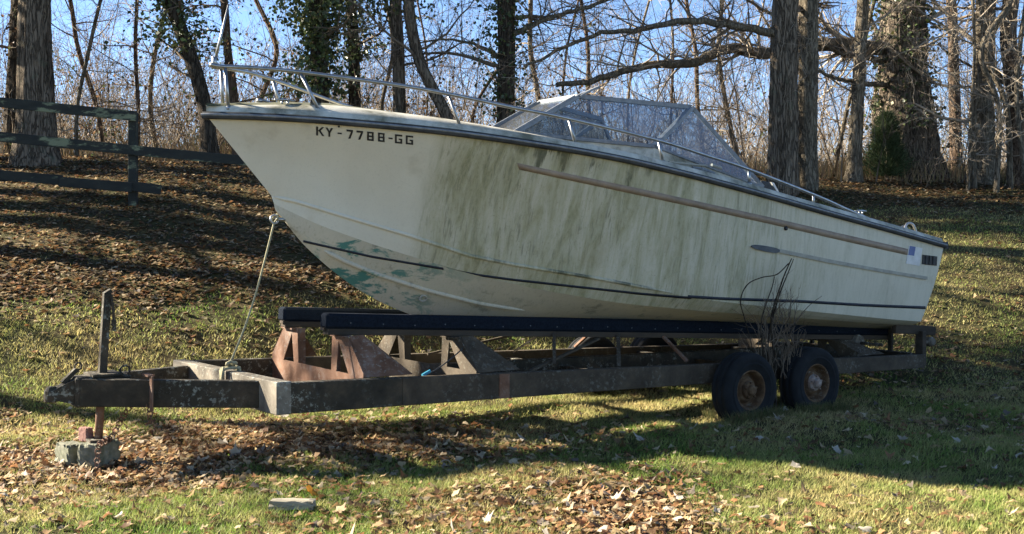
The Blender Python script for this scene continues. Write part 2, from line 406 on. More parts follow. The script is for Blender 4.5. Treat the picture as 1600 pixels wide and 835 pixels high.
def side_pt(s_i, r):   # between gunwale and chine with a little bow flare
    p = G * (1 - r) + A * r
    p[:, 1] -= .07 * math.sin(math.pi * r) * np.clip(1 - S / .55, 0, 1) * np.clip(S / .08, 0, 1)
    p[:, 1] += .025 * math.sin(math.pi * r) * np.clip((S - .4) / .3, 0, 1)
    return p
RS = np.linspace(0, 1, 13)
side_rows = np.stack([side_pt(None, r) for r in RS], 1)          # NS x 13 x 3
flat_rows = np.stack([A, A * .5 + A2 * .5 + [0, 0, -.004], A2], 1)
RB = np.linspace(0, 1, 9)
bot_rows = np.stack([A2 * (1 - r) + K * r + np.array([0, 0, -.03 * math.sin(math.pi * r)]) for r in RB], 1)

def grid_faces(n, m, flip=False, base=0):
    idx = np.arange(n * m).reshape(n, m) + base
    f = np.stack([idx[:-1, :-1], idx[1:, :-1], idx[1:, 1:], idx[:-1, 1:]], -1).reshape(-1, 4)
    return f[:, ::-1] if flip else f
def both_sides(rows):
    n, m = rows.shape[:2]; V = rows.reshape(-1, 3); V2 = V * [1, -1, 1]
    return np.concatenate([V, V2]), np.concatenate([grid_faces(n, m), grid_faces(n, m, True, n * m)])

boat = empty('motor_boat', (P0[0], P0[1], 0), RZ)
tag(boat, 'weathered cream fibreglass cabin motorboat with mildew stains, resting on a rusty trailer', 'boat')
V1, F1 = both_sides(side_rows); V2, F2 = both_sides(flat_rows)
# transom closes the stern
tr_loop = np.concatenate([side_rows[-1], flat_rows[-1][1:], bot_rows[-1][1:]])
n_t = len(tr_loop); Vt = np.concatenate([tr_loop, tr_loop * [1, -1, 1]])
Ft = np.array([(i, i + 1, n_t + i + 1, n_t + i) for i in range(n_t - 1)])
att = np.zeros((len(V1) + len(V2) + len(Vt), 3)); att[:, 0] = 1
rr_ = np.tile(RS[None], (NS, 1)).ravel(); ss_ = np.repeat(S, len(RS)); att[:len(V1), 0] = np.concatenate([rr_, rr_]); att[:len(V1), 1] = np.concatenate([ss_, ss_])
hull = mesh_np('hull', np.concatenate([V1, V2, Vt]), np.concatenate([F1, F2 + len(V1), Ft + len(V1) + len(V2)]), M['gel'], boat, smooth=True, col=att)
hull.data.polygons.foreach_set('use_smooth', np.array([i < len(F1) for i in range(len(hull.data.polygons))]))
Vb, Fb = both_sides(bot_rows)
mesh_np('hull_bottom', Vb, Fb, M['bottom'], boat, smooth=True)

# look-up from a photo pixel to the port surface of the hull
def dense(rows, n, m):
    a = np.linspace(0, rows.shape[0] - 1, n); i = np.clip(a.astype(int), 0, rows.shape[0] - 2); f = (a - i)[:, None, None]
    R = rows[i] * (1 - f) + rows[i + 1] * f
    b = np.linspace(0, rows.shape[1] - 1, m); j = np.clip(b.astype(int), 0, rows.shape[1] - 2); g = (b - j)[None, :, None]
    return R[:, j] * (1 - g) + R[:, j + 1] * g
class Skin:
    def __init__(s, rows):
        s.P = dense(rows, 420, 90); s.Q = proj(s.P)
        du = np.gradient(s.P, axis=0); dv = np.gradient(s.P, axis=1); n = np.cross(du, dv); n /= np.linalg.norm(n, axis=-1)[..., None] + 1e-12
        n[n[..., 1] < 0] *= -1; s.Nn = n; s.Jx = np.gradient(s.Q, axis=0); s.Jy = np.gradient(s.Q, axis=1); s.du = du; s.dv = dv
    def at(s, px, py, off=.004):
        d = (s.Q[..., 0] - px) ** 2 + (s.Q[..., 1] - py) ** 2
        i, j = np.unravel_index(np.argmin(d), d.shape)
        J = np.stack([s.Jx[i, j], s.Jy[i, j]], 1)
        try: ab = np.clip(np.linalg.solve(J, np.array([px, py]) - s.Q[i, j]), -1.5, 1.5)
        except Exception: ab = (0, 0)
        return s.P[i, j] + s.du[i, j] * ab[0] + s.dv[i, j] * ab[1] + s.Nn[i, j] * off
SK_side = Skin(side_rows); SK_bot = Skin(bot_rows); SK_flat = Skin(flat_rows)

def px_strip(mb, skin, top, bot, n, off=.004, th=.004):
    """ribbon on the hull between two photo polylines"""
    top = np.array(top, float); bot = np.array(bot, float)
    t = np.linspace(0, 1, n)
    def rs(c): a = np.linspace(0, 1, len(c)); return np.stack([np.interp(t, a, c[:, 0]), np.interp(t, a, c[:, 1])], -1)
    T = [skin.at(x, y, off) for x, y in rs(top)]; B = [skin.at(x, y, off) for x, y in rs(bot)]
    T2 = [skin.at(x, y, -.003) for x, y in rs(top)]; B2 = [skin.at(x, y, -.003) for x, y in rs(bot)]
    V = T + B + T2 + B2; F = []
    for i in range(n - 1):
        F += [(i, i + 1, n + i + 1, n + i), (2 * n + i, i + 0, i + 1, 2 * n + i + 1)[::1], (n + i, n + i + 1, 3 * n + i + 1, 3 * n + i)]
    F += [(0, n, 3 * n, 2 * n), (n - 1, 2 * n - 1, 4 * n - 1, 3 * n - 1)]
    mb.add(V, F)

# stripes
b = MB(); px_strip(b, SK_side, [(808, 255), (1000, 295), (1200, 339), (1330, 369), (1420, 389.5)], [(811, 265), (1000, 305.5), (1200, 349.5), (1330, 379.5), (1418, 399)], 60)
b.build('side_stripe', M['tan'], boat, True)
b = MB()
bt = [(474, 377), (580, 401), (693, 420), (748, 430), (800, 437), (900, 446), (1000, 456), (1080, 462)]
px_strip(b, SK_bot, [(x, y - 1.6) for x, y in bt[:3]], [(x, y + 1.8) for x, y in bt[:3]], 40)
b.build('boot_stripe', M['navy'], boat, True)
b = MB(); bt2 = [(690, 419.6), (748, 430), (800, 437), (900, 448), (1000, 459), (1062, 464.2), (1080, 465.5)]
px_strip(b, SK_flat, [(x, y - 1.7) for x, y in bt2], [(x, y + 1.8) for x, y in bt2], 44); b.build('boot_stripe', M['navy'], boat, True)
b = MB(); bt3 = [(1075, 463.5), (1130, 467), (1250, 471), (1350, 477), (1446, 481)]
px_strip(b, SK_side, [(x, y - 2.2) for x, y in bt3], [(x, y + 2.2) for x, y in bt3], 40); b.build('boot_stripe', M['navy'], boat, True)
# running strakes on the bottom
def px_bead(name, skin, pts, r, mat, n=50, off=0.0, parent=boat):
    p = np.array(pts, float); t = np.linspace(0, 1, n); a = np.linspace(0, 1, len(p))
    P = [skin.at(np.interp(q, a, p[:, 0]), np.interp(q, a, p[:, 1]), off) for q in t]
    rr = np.full(n, r); rr[:4] = np.linspace(.3, 1, 4) * r; rr[-4:] = np.linspace(1, .3, 4) * r
    return MB().tube(P, rr, 6).build(name, mat, parent, True)
px_bead('running_strake', SK_bot, [(507, 392), (540, 409), (589, 429), (668, 454), (748, 474), (819, 485)], .022, M['bottom'])
px_bead('spray_knuckle', SK_side, [(428, 308), (462, 315), (544, 340), (639, 368), (735, 400), (800, 413), (938, 436), (1051, 458)], .017, M['gel'])
# side moulding with dark pointed end
b = MB(); px_strip(b, SK_side, [(1213, 388), (1300, 406), (1380, 421), (1447, 432)], [(1213, 394), (1300, 412), (1380, 426), (1447, 437)], 30, .018); b.build('side_moulding', M['strake'], boat)
b = MB(); px_strip(b, SK_side, [(1173, 384), (1180, 382.5), (1195, 384), (1210, 387), (1216, 390)], [(1173, 386), (1180, 389.5), (1195, 393), (1210, 395.5), (1216, 393)], 14, .022)
b.build('moulding_tip', M['strake_tip'], boat)
# registration: strokes on a 10 x 14 cell
GL = {'K': [[(0, 0), (3, 0), (3, 14), (0, 14)], [(3, 6), (9, 0), (12.5, 0), (5, 8)], [(4, 6.5), (6.4, 5), (13, 14), (9.4, 14)]],
      'Y': [[(0, 0), (3.4, 0), (7.5, 7), (5, 8)], [(8.8, 0), (12, 0), (7.5, 8.4), (5, 7)], [(4.6, 7), (7.6, 7), (7.6, 14), (4.6, 14)]],
      '-': [[(0, 6), (6.5, 6), (6.5, 8.4), (0, 8.4)]],
      '7': [[(0, 0), (10, 0), (10, 3), (0, 3)], [(6.8, 3), (10, 3), (6, 14), (2.6, 14)]],
      '8': [[(0, 0), (10.5, 0), (10.5, 2.6), (0, 2.6)], [(0, 5.8), (10.5, 5.8), (10.5, 8.2), (0, 8.2)], [(0, 11.4), (10.5, 11.4), (10.5, 14), (0, 14)], [(0.2, 2.6), (3, 2.6), (3, 5.8), (0.2, 5.8)],
            [(7.5, 2.6), (10.3, 2.6), (10.3, 5.8), (7.5, 5.8)], [(0, 8.2), (3, 8.2), (3, 11.4), (0, 11.4)], [(7.5, 8.2), (10.5, 8.2), (10.5, 11.4), (7.5, 11.4)]],
      'G': [[(0, 0), (11.5, 0), (11.5, 2.7), (0, 2.7)], [(0, 2.7), (3, 2.7), (3, 11.3), (0, 11.3)], [(0, 11.3), (11.5, 11.3), (11.5, 14), (0, 14)], [(8.5, 7), (11.5, 7), (11.5, 11.3), (8.5, 11.3)], [(6, 6.2), (11.5, 6.2), (11.5, 8.4), (6, 8.4)]]}
for ch, x0 in zip('KY-7788-GG', (494, 508.5, 527.5, 541.5, 557, 573.5, 590.5, 607, 617, 634)):
    b = MB()
    for q in GL[ch]:
        pts = [(x0 + x, 198 + (x0 + x - 497) * .098 + y) for x, y in q]
        top = [SK_side.at(x, y, .003) for x, y in pts]
        b.add(top, [(0, 1, 2, 3)])
    b.build('registration_character', M['black_paint'], boat)

# rub rail all round
def offset_curve(C, dv, dw): o = C.copy(); o[:, 1] = np.maximum(o[:, 1] + dv, 0); o[:, 2] += dw; return o
def sweep(curve, prof):     # prof list of (out, up)
    rows = []
    T = np.gradient(curve, axis=0); T[:, 2] = 0; T /= np.linalg.norm(T, axis=1)[:, None]
    out = np.stack([T[:, 1], -T[:, 0], 0 * T[:, 0]], -1); out[out[:, 1] < 0] *= -1
    out[0] = (1, .05, 0)
    for o_, h in prof: rows.append(curve + out * o_ + np.array([0, 0, h]))
    return np.stack(rows, 1)
rr = sweep(G, [(-.01, .026), (.030, .024), (.036, .010), (.036, -.018), (.028, -.030), (-.01, -.030)]); rr[0, :, 1] = 0
Vr, Fr = both_sides(rr); rub = mesh_np('rub_rail', Vr, Fr, M['black_rubber'], boat)
ri = sweep(G, [(.033, .013), (.043, .010), (.043, -.004), (.033, -.007)]); ri[0, :, 1] = 0
Vr, Fr = both_sides(ri); mesh_np('rub_rail_insert', Vr, Fr, M['alu'], rub)
b = MB(); b.bar(G[-1] + [-.02, .02, 0], G[-1] * [1, -1, 1] + [-.02, -.02, 0], .06, .075); b.build('stern_rail', M['black_rubber'], boat)

# deck: edge moulding, foredeck with camber, side decks and cockpit well
def deck_rows():
    fore = G[:, 0] > 1.55
    r0 = offset_curve(G, -.005, .03); r1 = offset_curve(G, -.03, .075)
    inner = np.maximum(vG - .30, vG * .62)
    r2 = np.stack([uG, inner, G[:, 2] + .10 + .05 * np.clip((uG - 1) / 2, 0, 1)], -1)
    r3 = np.where(fore[:, None], np.stack([uG, inner * .5, G[:, 2] + .185], -1), np.stack([uG, inner - .03, np.maximum(G[:, 2] - .75, .95)], -1))
    r4 = np.where(fore[:, None], np.stack([uG, 0 * vG, G[:, 2] + .20], -1), np.stack([uG, 0 * vG, np.maximum(G[:, 2] - .76, .94)], -1))
    taper = np.clip(S / .12, 0, 1)[:, None]
    for r in (r2, r3, r4): r[:, 2] = np.where(fore, G[:, 2] + (r[:, 2] - G[:, 2]) * (.45 + .55 * taper[:, 0]), r[:, 2])
    return r0, r1, r2, r3, r4
r0, r1, r2, r3, r4 = deck_rows()
Vd, Fd = both_sides(np.stack([r0, r1, r2], 1)); mesh_np('deck', Vd, Fd, M['deck'], boat, smooth=False)
kf = int(np.sum(G[:, 0] > 1.55))
Vd, Fd = both_sides(np.stack([r2[:kf], r3[:kf], r4[:kf]], 1)); mesh_np('foredeck', Vd, Fd, M['moss'], boat, smooth=True)
Vd, Fd = both_sides(np.stack([r2[kf - 1:], r3[kf - 1:], r4[kf - 1:]], 1)); mesh_np('cockpit_liner', Vd, Fd, M['inside'], boat)
b = MB(); b.bar(r2[-1] + [.1, 0, -.02], r2[-1] * [1, -1, 1] + [.1, 0, -.02], .24, .06); b.build('stern_deck', M['deck'], boat)

# windscreen
def mir(p): return np.array([p[0], -p[1], p[2]])
mb0, mt0 = uvw(805, 208, .30), uvw(903, 151, .30)
cb, ct = uvw(1022, 229, .80), uvw(1081, 168, .68)
rb_ = uvw(1192, 293, .97)
def pane(poly): 
    n = np.cross(poly[1] - poly[0], poly[2] - poly[0]); n /= np.linalg.norm(n)
    return MB().prism(poly, n * .005).build('window_pane', M['glass'], boat)
def frame_bar(a, b_, w=.035, h=.03, name='window_frame', mat='alu'): return MB().bar(a, b_, w, h).build(name, M[mat], boat, bevel=.004)
pane([mb0, mt0, mir(mt0), mir(mb0)])
for f in (lambda p: p, mir):
    pane([f(mb0), f(cb), f(ct), f(mt0)]); pane([f(cb), f(rb_), f(ct)])
    frame_bar(f(mb0), f(mt0), .055, .035); frame_bar(f(mb0) + [.05, .02, 0], f(mt0) + [.05, .02, 0], .018, .02)
    frame_bar(f(cb), f(ct), .055, .04); frame_bar(f(mt0), f(ct), .03, .045); frame_bar(f(mb0), f(cb), .04, .035)
    frame_bar(f(ct), f(rb_), .03, .04); frame_bar(f(cb), f(rb_), .03, .025)
    # moulded coaming that carries the glass
    lo = [f(mb0 + [.10, 0, -.16]), f(cb + [.10, .10, -.24]), f(rb_ + [0, .04, -.10])]
    hi = [f(mb0 + [0, 0, -.01]), f(cb + [0, .0, -.01]), f(rb_ + [0, 0, -.01])]
    bk = [p + [-.10, 0, -.18] for p in hi]
    b = MB()
    for i in range(2): b.add([lo[i], lo[i + 1], hi[i + 1], hi[i], bk[i], bk[i + 1]], [(0, 1, 2, 3), (3, 2, 5, 4)])
    b.build('windscreen_coaming', M['deck'], boat)
b = MB(); a0 = mb0 + [.10, 0, -.16]; h0 = mb0 + [0, 0, -.01]; b.add([a0, mir(a0), mir(h0), h0], [(0, 1, 2, 3)]); b.build('windscreen_coaming', M['deck'], boat)
frame_bar(mt0, mir(mt0), .03, .045); frame_bar(mb0, mir(mb0), .04, .035)
b = MB(); b.bar(mt0 + [.02, .01, .0], uvw(936, 136, .30), .03, .022); b.bar(mt0 + [.0, .04, .0], uvw(925, 140, .36), .015, .015); b.build('loose_strut', M['alu'], boat)

# bow rail
su = np.linspace(0, 1, 800)
gu = UB + (US - UB) * su; gv = np.maximum(bG(su) - .07, 0) ; gv = np.where(su < .06, bG(su) * .55, gv); 
k0 = bG(.06) * .55 - max(bG(.06) - .07, 0)
gv = np.where(su >= .06, np.maximum(bG(su) - .07, 0) + k0 * np.clip(1 - (su - .06) / .1, 0, 1), gv)
gpx = proj(np.stack([gu, gv, np.zeros_like(gu)], -1))[:, 0]
def rail_pt(px, py):
    s_ = np.interp(px, gpx, su); u_ = np.interp(px, gpx, gu); v_ = np.interp(px, gpx, gv)
    Y = P0[1] + u_ * UX[1] + v_ * VX[1]
    return np.array([u_, v_, EYE - (py - HYP) / FPX * Y])
RAIL = [(345, 104), (400, 106.5), (470, 113), (620, 133), (700, 147), (800, 168), (890, 186), (1030, 220), (1100, 242), (1170, 265), (1275, 306), (1320, 326), (1366, 346)]
rp = [rail_pt(*q) for q in RAIL]
nose = np.array([uvw(334, 101, 0)[0], 0, rp[0][2] + .015])
full = [mir(p) for p in rp[::-1]] + [mir(rp[0]) * .5 + nose * .5 + [.03, 0, 0], nose + [.02, 0, 0], rp[0] * .5 + nose * .5 + [.03, 0, 0]] + rp
def spline(P, n):
    P = np.array(P, float); m_ = len(P); out_ = []
    for i in range(m_ - 1):
        p0, p1, p2, p3 = P[max(i - 1, 0)], P[i], P[i + 1], P[min(i + 2, m_ - 1)]
        for t in np.linspace(0, 1, n, endpoint=False):
            out_.append(.5 * ((2 * p1) + (-p0 + p2) * t + (2 * p0 - 5 * p1 + 4 * p2 - p3) * t * t + (-p0 + 3 * p1 - 3 * p2 + p3) * t ** 3))
    out_.append(P[-1]); return np.array(out_)
rail = MB().tube(spline(full, 5), .0165, 8).build('bow_rail', M['chrome'], boat, True)
for (tx, ty), (bx, by) in [((352, 106), (357, 172)), ((470, 115), (500, 176)), ((700, 148), (722, 205)), ((889, 187), (901, 232)), ((1029, 220), (1036, 256)), ((1170, 265), (1171, 290)), ((1271, 305), (1271, 322))]:
    a, c_ = rail_pt(tx, ty), rail_pt(bx, by)
    for f in (lambda p: p, mir):
        MB().tube([f(a), f(c_)], .014, 7).tube([f(c_ + [0, 0, .03]), f(c_)], [.02, .03], 7).build('rail_stanchion', M['chrome'], boat, True)
# pole standing on the pulpit
p0_, p1_ = uvw(335, 99, 0), uvw(357, 8, 0)
MB().tube([p0_, p0_ * .5 + p1_ * .5, p1_], [.013, .010, .007], 7).build('flag_pole', M['chrome'], boat, True)
MB().tube([p0_ - [0, 0, .03], p0_ + [0, 0, .05]], .022, 8).build('pole_socket', M['chrome'], boat, True)
# bow eye, bow light, cleats, grab handle, drain fitting
e0 = uvw(437, 343, 0)
MB().tube([e0 + [-.06, 0, .0], e0 + [.03, 0, 0]], .016, 8).torus(e0 + [.045, 0, 0], .035, .009, (0, 1, 0), 14, 6).build('bow_eye', M['chrome'], boat, True)
bt_ = uvw(405, 160, .0)
b = MB(); b.tube([bt_ - [0, 0, .10], bt_ + [0, 0, .0]], [.05, .03], 10); b.tube([bt_, bt_ + [0, 0, .03]], [.03, .022], 10); b.tube([bt_ + [-.16, -.0, -.01], bt_ + [-.02, 0, .02]], .010, 6); b.build('bow_light', M['chrome'], boat, True)
def cleat(c_, name='cleat'):
    c_ = np.array(c_); b = MB(); b.tube([c_ + [-.09, 0, .045], c_ + [-.03, 0, .05], c_ + [.03, 0, .05], c_ + [.09, 0, .045]], [.007, .012, .012, .007], 6)
    b.tube([c_ + [-.025, 0, 0], c_ + [-.025, 0, .05]], .010, 6); b.tube([c_ + [.025, 0, 0], c_ + [.025, 0, .05]], .010, 6); return b.build(name, M['chrome'], boat, True)
cleat(uvw(445, 166, .16)); cleat(uvw(1345, 337, .98) + [0, 0, .0])
h0 = uvw(1411, 364, .75); h1 = uvw(1433, 368, .75); top = (h0 + h1) / 2 + [0, 0, .12]
MB().tube(spline([h0, h0 * .75 + h1 * .25 + [0, 0, .10], top, h0 * .25 + h1 * .75 + [0, 0, .10], h1], 5), .014, 8).tube(spline([h0 + [0, -.08, 0], top + [0, -.08, -.03], h1 + [0, -.08, 0]], 6), .011, 7).build('grab_handle', M['chrome'], boat, True)
d0 = SK_bot.at(661, 466, .004); MB().torus(d0, .030, .010, (0.2, .8, -.55), 14, 6).build('drain_fitting', M['strake'], boat, True)
d1 = SK_side.at(1227, 357, .006)
MB().tube([d1, d1 + [0, .012, 0]], [.022, .018], 10).build('hull_fitting', M['black_paint'], boat, True)
d1 = SK_side.at(529, 198, .003); MB().tube([d1, d1 + [0, .01, 0]], .008, 6).build('hull_fitting', M['black_paint'], boat)
# stern vent with louvres, stickers
def px_quad(mb, q, off, back=-.01):
    f = [SK_side.at(x, y, off) for x, y in q]; g = [SK_side.at(x, y, back) for x, y in q]
    mb.add(f + g, [(0, 1, 2, 3), (0, 4, 5, 1), (1, 5, 6, 2), (2, 6, 7, 3), (3, 7, 4, 0)])
b = MB(); px_quad(b, [(1441, 398), (1464, 401), (1463, 415.5), (1440, 413)], .006); vent = b.build('air_vent', M['black_paint'], boat)
for i in range(3):
    b = MB(); x = 1445 + i * 6
    px_quad(b, [(x, 400), (x + 2.2, 400.3), (x + 1.8, 414), (x - .4, 413.6)], .014, .004); b.build('vent_slat', M['black_rubber'], vent)
b = MB(); px_quad(b, [(1420, 384), (1441, 388), (1436, 416), (1415, 412)], .005); sti = b.build('permit_sticker', M['white'], boat)
b = MB(); px_quad(b, [(1421, 384.4), (1430, 386), (1427.5, 400), (1418.6, 398.5)], .0065, .004); b.build('sticker_print', M['blue'], sti)
# dark wedge with pale end on the side deck, wiper arm, loose hardware
q0 = uvw(1190, 296, .92); q1 = uvw(1213, 300, .92)
b = MB(); b.prism([q0 + [0, 0, 0], q1 + [0, 0, -.01], q1 * .6 + q0 * .4 + [0, 0, .085], q0 + [0, 0, .085]], (0, -.14, 0)); b.build('deck_speaker', M['black_paint'], boat, bevel=.006)
b = MB(); b.prism([q1 + [-.012, .0, .0], q1 + [-.045, 0, -.006], q1 * .6 + q0 * .4 + [-.05, 0, .08], q1 * .6 + q0 * .4 + [-.012, 0, .085]], (0, -.13, 0)); b.build('speaker_face', M['white'], boat)
b = MB(); b.tube([uvw(1045, 253, .92), uvw(1080, 257, .90), uvw(1122, 261, .88)], .008, 6); b.tube([uvw(1112, 258, .9), uvw(1127, 263, .9)], .016, 6); b.build('wiper_arm', M['strake'], boat)
b = MB(); b.tube([uvw(1082, 262, .9), uvw(1095, 264, .9), uvw(1100, 270, .9)], .014, 6); b.tube([uvw(1095, 264, .9), uvw(1115, 272, .9)], .02, 6); b.build('wiper_motor', M['alu'], boat)
#@@PART3
# ------------------------------------------------------------------ trailer
def metal_mat(name, stops, lichen=.5, sc=5):
    m, nt, bs, out = new_mat(name); v = coords(nt)
    f = noise(nt, v, sc, 9, .68, .2); c = ramp(nt, f, stops)
    sp = smooth_(nt, noise(nt, v, 26, 9, .75), .53, .60)
    big = smooth_(nt, noise(nt, v, 2.3, 4, .5), .42, .62)
    up = N(nt, 'ShaderNodeSeparateXYZ', {0: N(nt, 'ShaderNodeNewGeometry').outputs['Normal']}).outputs[2]
    k = math_(nt, 'MULTIPLY', sp, math_(nt, 'ADD', math_(nt, 'MULTIPLY', big, .6), math_(nt, 'MULTIPLY', smooth_(nt, up, .3, .9), .5)), True)
    c = mixc(nt, math_(nt, 'MULTIPLY', k, lichen), c, (.42, .43, .36, 1))
    nt.links.new(c, bs.inputs['Base Color']); bs.inputs['Roughness'].default_value = .85; bs.inputs['Specular IOR Level'].default_value = .25
    add_bump(nt, bs, math_(nt, 'ADD', f, sp), .35, .006)
    return m
M['frame'] = metal_mat('old_frame_paint', [(.3, (.018, .015, .010)), (.5, (.040, .033, .022)), (.7, (.080, .058, .036))], .75)
M['lichen_frame'] = metal_mat('lichen_crusted_frame', [(.3, (.06, .05, .038)), (.5, (.15, .13, .10)), (.7, (.24, .21, .165))], .95)
M['rust'] = metal_mat('rusty_plate', [(.28, (.07, .032, .017)), (.5, (.15, .078, .046)), (.72, (.22, .155, .12))], .45)
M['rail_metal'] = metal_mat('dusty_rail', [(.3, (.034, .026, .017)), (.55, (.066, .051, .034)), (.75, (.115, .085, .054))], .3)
M['rim'] = metal_mat('rusty_rim', [(.28, (.04, .02, .01)), (.5, (.10, .055, .026)), (.72, (.19, .125, .07))], .35, 9)
M['hubcap'] = metal_mat('corroded_hub', [(.28, (.12, .06, .04)), (.5, (.24, .17, .13)), (.72, (.42, .38, .33))], .5, 14)
M['tyre'] = noise_mat('old_tyre', [(.3, (.006, .0065, .007)), (.7, (.016, .017, .018))], 9, rough=.95, bump=.4, bdist=.006)
M['carpet'] = noise_mat('navy_bunk_carpet', [(.3, (.006, .008, .012)), (.7, (.014, .019, .028))], 60, rough=1, bump=.6, bdist=.004, spec=.05)
M['timber'] = noise_mat('bunk_timber', [(.3, (.03, .024, .017)), (.7, (.08, .06, .042))], 9, (.2, 1, 1), rough=.95)
M['concrete'] = noise_mat('mossy_concrete', [(.3, (.06, .068, .04)), (.55, (.14, .14, .10)), (.75, (.24, .23, .18))], 14, rough=.95, bump=.5, bdist=.01)
M['brick'] = noise_mat('faded_brick', [(.3, (.13, .06, .05)), (.7, (.27, .15, .12))], 20, rough=.95)
M['rope'] = noise_mat('rope_fibre', [(.3, (.20, .18, .10)), (.7, (.40, .37, .24))], 60, rough=.95, bump=.5, bdist=.003)
M['wire_blue'] = noise_mat('blue_plug', [(.3, (.02, .14, .22)), (.7, (.04, .22, .32))], 20, rough=.6, bump=0)

trailer = empty('boat_trailer', (P0[0], P0[1], 0), RZ)
tag(trailer, 'rusty tandem-axle boat trailer with lichen-spotted frame and navy carpeted bunks', 'trailer')
def wb(u): return .311 + .0213 * u
def wt(u): return wb(u) + .178 + .0105 * u
def rail_seg(b, ua, ub_, v0, v1):
    b.hexa([(ua, v0, wb(ua)), (ub_, v0, wb(ub_)), (ub_, v1, wb(ub_)), (ua, v1, wb(ua)), (ua, v0, wt(ua)), (ub_, v0, wt(ub_)), (ub_, v1, wt(ub_)), (ua, v1, wt(ua))])
for sg in (1, -1):
    b = MB(); rail_seg(b, 3.55, 4.50 if sg > 0 else 4.62, sg * .85, sg * .95); b.build('frame_rail_front', M['frame'], trailer, bevel=.006)
    b = MB(); rail_seg(b, -3.02, 3.55, sg * .865, sg * .95); b.build('frame_rail', M['rail_metal'], trailer, bevel=.006)
    b = MB(); b.hexa([(2.55, sg * .95, wb(2.55) + .004), (2.65, sg * .95, wb(2.65) + .004), (2.65, sg * .958, wb(2.65) + .004), (2.55, sg * .958, wb(2.55) + .004), (2.55, sg * .95, wt(2.55) - .004), (2.65, sg * .95, wt(2.65) - .004), (2.65, sg * .958, wt(2.65) - .004), (2.55, sg * .958, wt(2.55) - .004)])
    b.build('splice_plate', M['rust'], trailer)
    b = MB(); b.bar((4.585 if sg > 0 else 4.70, sg * .64, .525), (5.72, sg * .07, .562), .075, .20); b.build('tongue_leg', M['frame'], trailer, bevel=.006)
b = MB(); b.hexa([(4.47, .952, .405), (4.585, .952, .405), (4.70, -.952, .41), (4.60, -.952, .41), (4.47, .952, .643), (4.585, .952, .643), (4.70, -.952, .645), (4.60, -.952, .645)]); b.build('front_crossmember', M['lichen_frame'], trailer, bevel=.006)
for uc, h in ((2.72, .12), (1.3, .10), (-.45, .10), (-1.9, .10), (-2.92, .13)):
    b = MB(); b.box((uc - .04, -.863, wb(uc) + .03), (uc + .04, .863, wb(uc) + .03 + h)); b.build('crossmember', M['frame'], trailer, bevel=.005)
b = MB(); b.hexa([(-2.88, -.06, wb(-2.88) + .02), (2.74, -.06, wb(2.74) + .02), (2.74, .06, wb(2.74) + .02), (-2.88, .06, wb(-2.88) + .02), (-2.88, -.06, wb(-2.88) + .2), (2.74, -.06, wb(2.74) + .2), (2.74, .06, wb(2.74) + .2), (-2.88, .06, wb(-2.88) + .2)]); b.build('shade_beam', M['frame'], trailer, bevel=.005)  # added beam, put in to block low sun under the hull
# coupler head
b = MB(); b.box((5.36, -.10, .455), (5.76, .10, .672)); b.build('tongue_head', M['frame'], trailer, bevel=.012)
b = MB(); b.hexa([(5.73, -.07, .47), (5.73, .07, .47), (5.90, .055, .515), (5.90, -.055, .515), (5.73, -.07, .67), (5.73, .07, .67), (5.90, .045, .59), (5.90, -.045, .59)])
b.lathe([(0, .055), (.03, .05), (.052, .02), (.055, -.02), (.052, -.055), (.04, -.06)], (5.905, 0, .56), (0, 0, 1), (1, 0, 0), (0, 1, 0), 14)
cp = b.build('coupler', M['frame'], trailer, bevel=0)
b = MB(); b.bar((5.83, 0, .63), (5.73, 0, .725), .05, .03); b.torus((5.72, 0, .745), .025, .007, (0, 1, 0), 12, 5); b.build('latch_lever', M['frame'], cp)
# jack
jb, jt = np.array([5.575, 0, .205]), np.array([5.512, 0, 1.274]); jd = (jt - jb) / np.linalg.norm(jt - jb)
b = MB(); b.bar(jb + jd * .40, jt, .062, .055, (1, 0, 0)); jk = b.build('jack_post', M['frame'], trailer, bevel=.006)
b = MB(); b.tube([jb, jb + jd * .42], .030, 10); b.build('jack_ram', M['rust'], jk, True)
b = MB(); b.box((5.495, -.08, .185), (5.655, .08, .205)); b.build('jack_foot', M['frame'], jk)
b = MB(); b.box((5.43, -.13, .672), (5.65, .13, .688)); b.torus((5.40, .06, .70), .035, .008, (0, 1, 0), 12, 5); b.build('jack_plate', M['frame'], jk)
b = MB(); b.tube([jt + [-.02, .035, -.02], jt + [-.03, .05, -.12], jt + [-.035, .05, -.22]], .010, 6); b.tube([jt + [-.035, .05, -.20], jt + [-.037, .05, -.28]], [.02, .014], 8); b.prism([jt + [.03, -.03, 0], jt + [-.035, -.03, 0], jt + [-.02, -.03, .03]], (0, .06, 0)); b.build('jack_handle', M['frame'], jk)
# safety chains
def chain(pts, name='safety_chain'):
    P = spline(pts, 12); L = np.concatenate([[0], np.cumsum(np.linalg.norm(np.diff(P, axis=0), axis=1))])
    n = int(L[-1] / .033); b = MB()
    for i in range(n):
        q = np.array([np.interp((i + .5) * .033, L, P[:, k]) for k in range(3)])
        b.torus(q, .021, .0055, (0, 1, .2) if i % 2 else (1, .3, .2), 8, 4)
    b.build(name, M['rust'], trailer)
chain([(5.30, .30, .58), (5.30, .31, .48), (5.295, .31, .38), (5.30, .305, .33)])
chain([(5.22, -.10, .53), (5.37, -.05, .36), (5.48, .03, .22), (5.58, .15, .198), (5.62, .20, .195), (5.64, .225, .15), (5.65, .23, .03)])
b = MB(); b.bar((5.30, .365, .68), (5.30, .365, .43), .05, .012, (1, 0, 0)); b.bar((5.30, .36, .68), (5.30, .22, .682), .05, .014); b.build('tongue_strap', M['rust'], trailer)

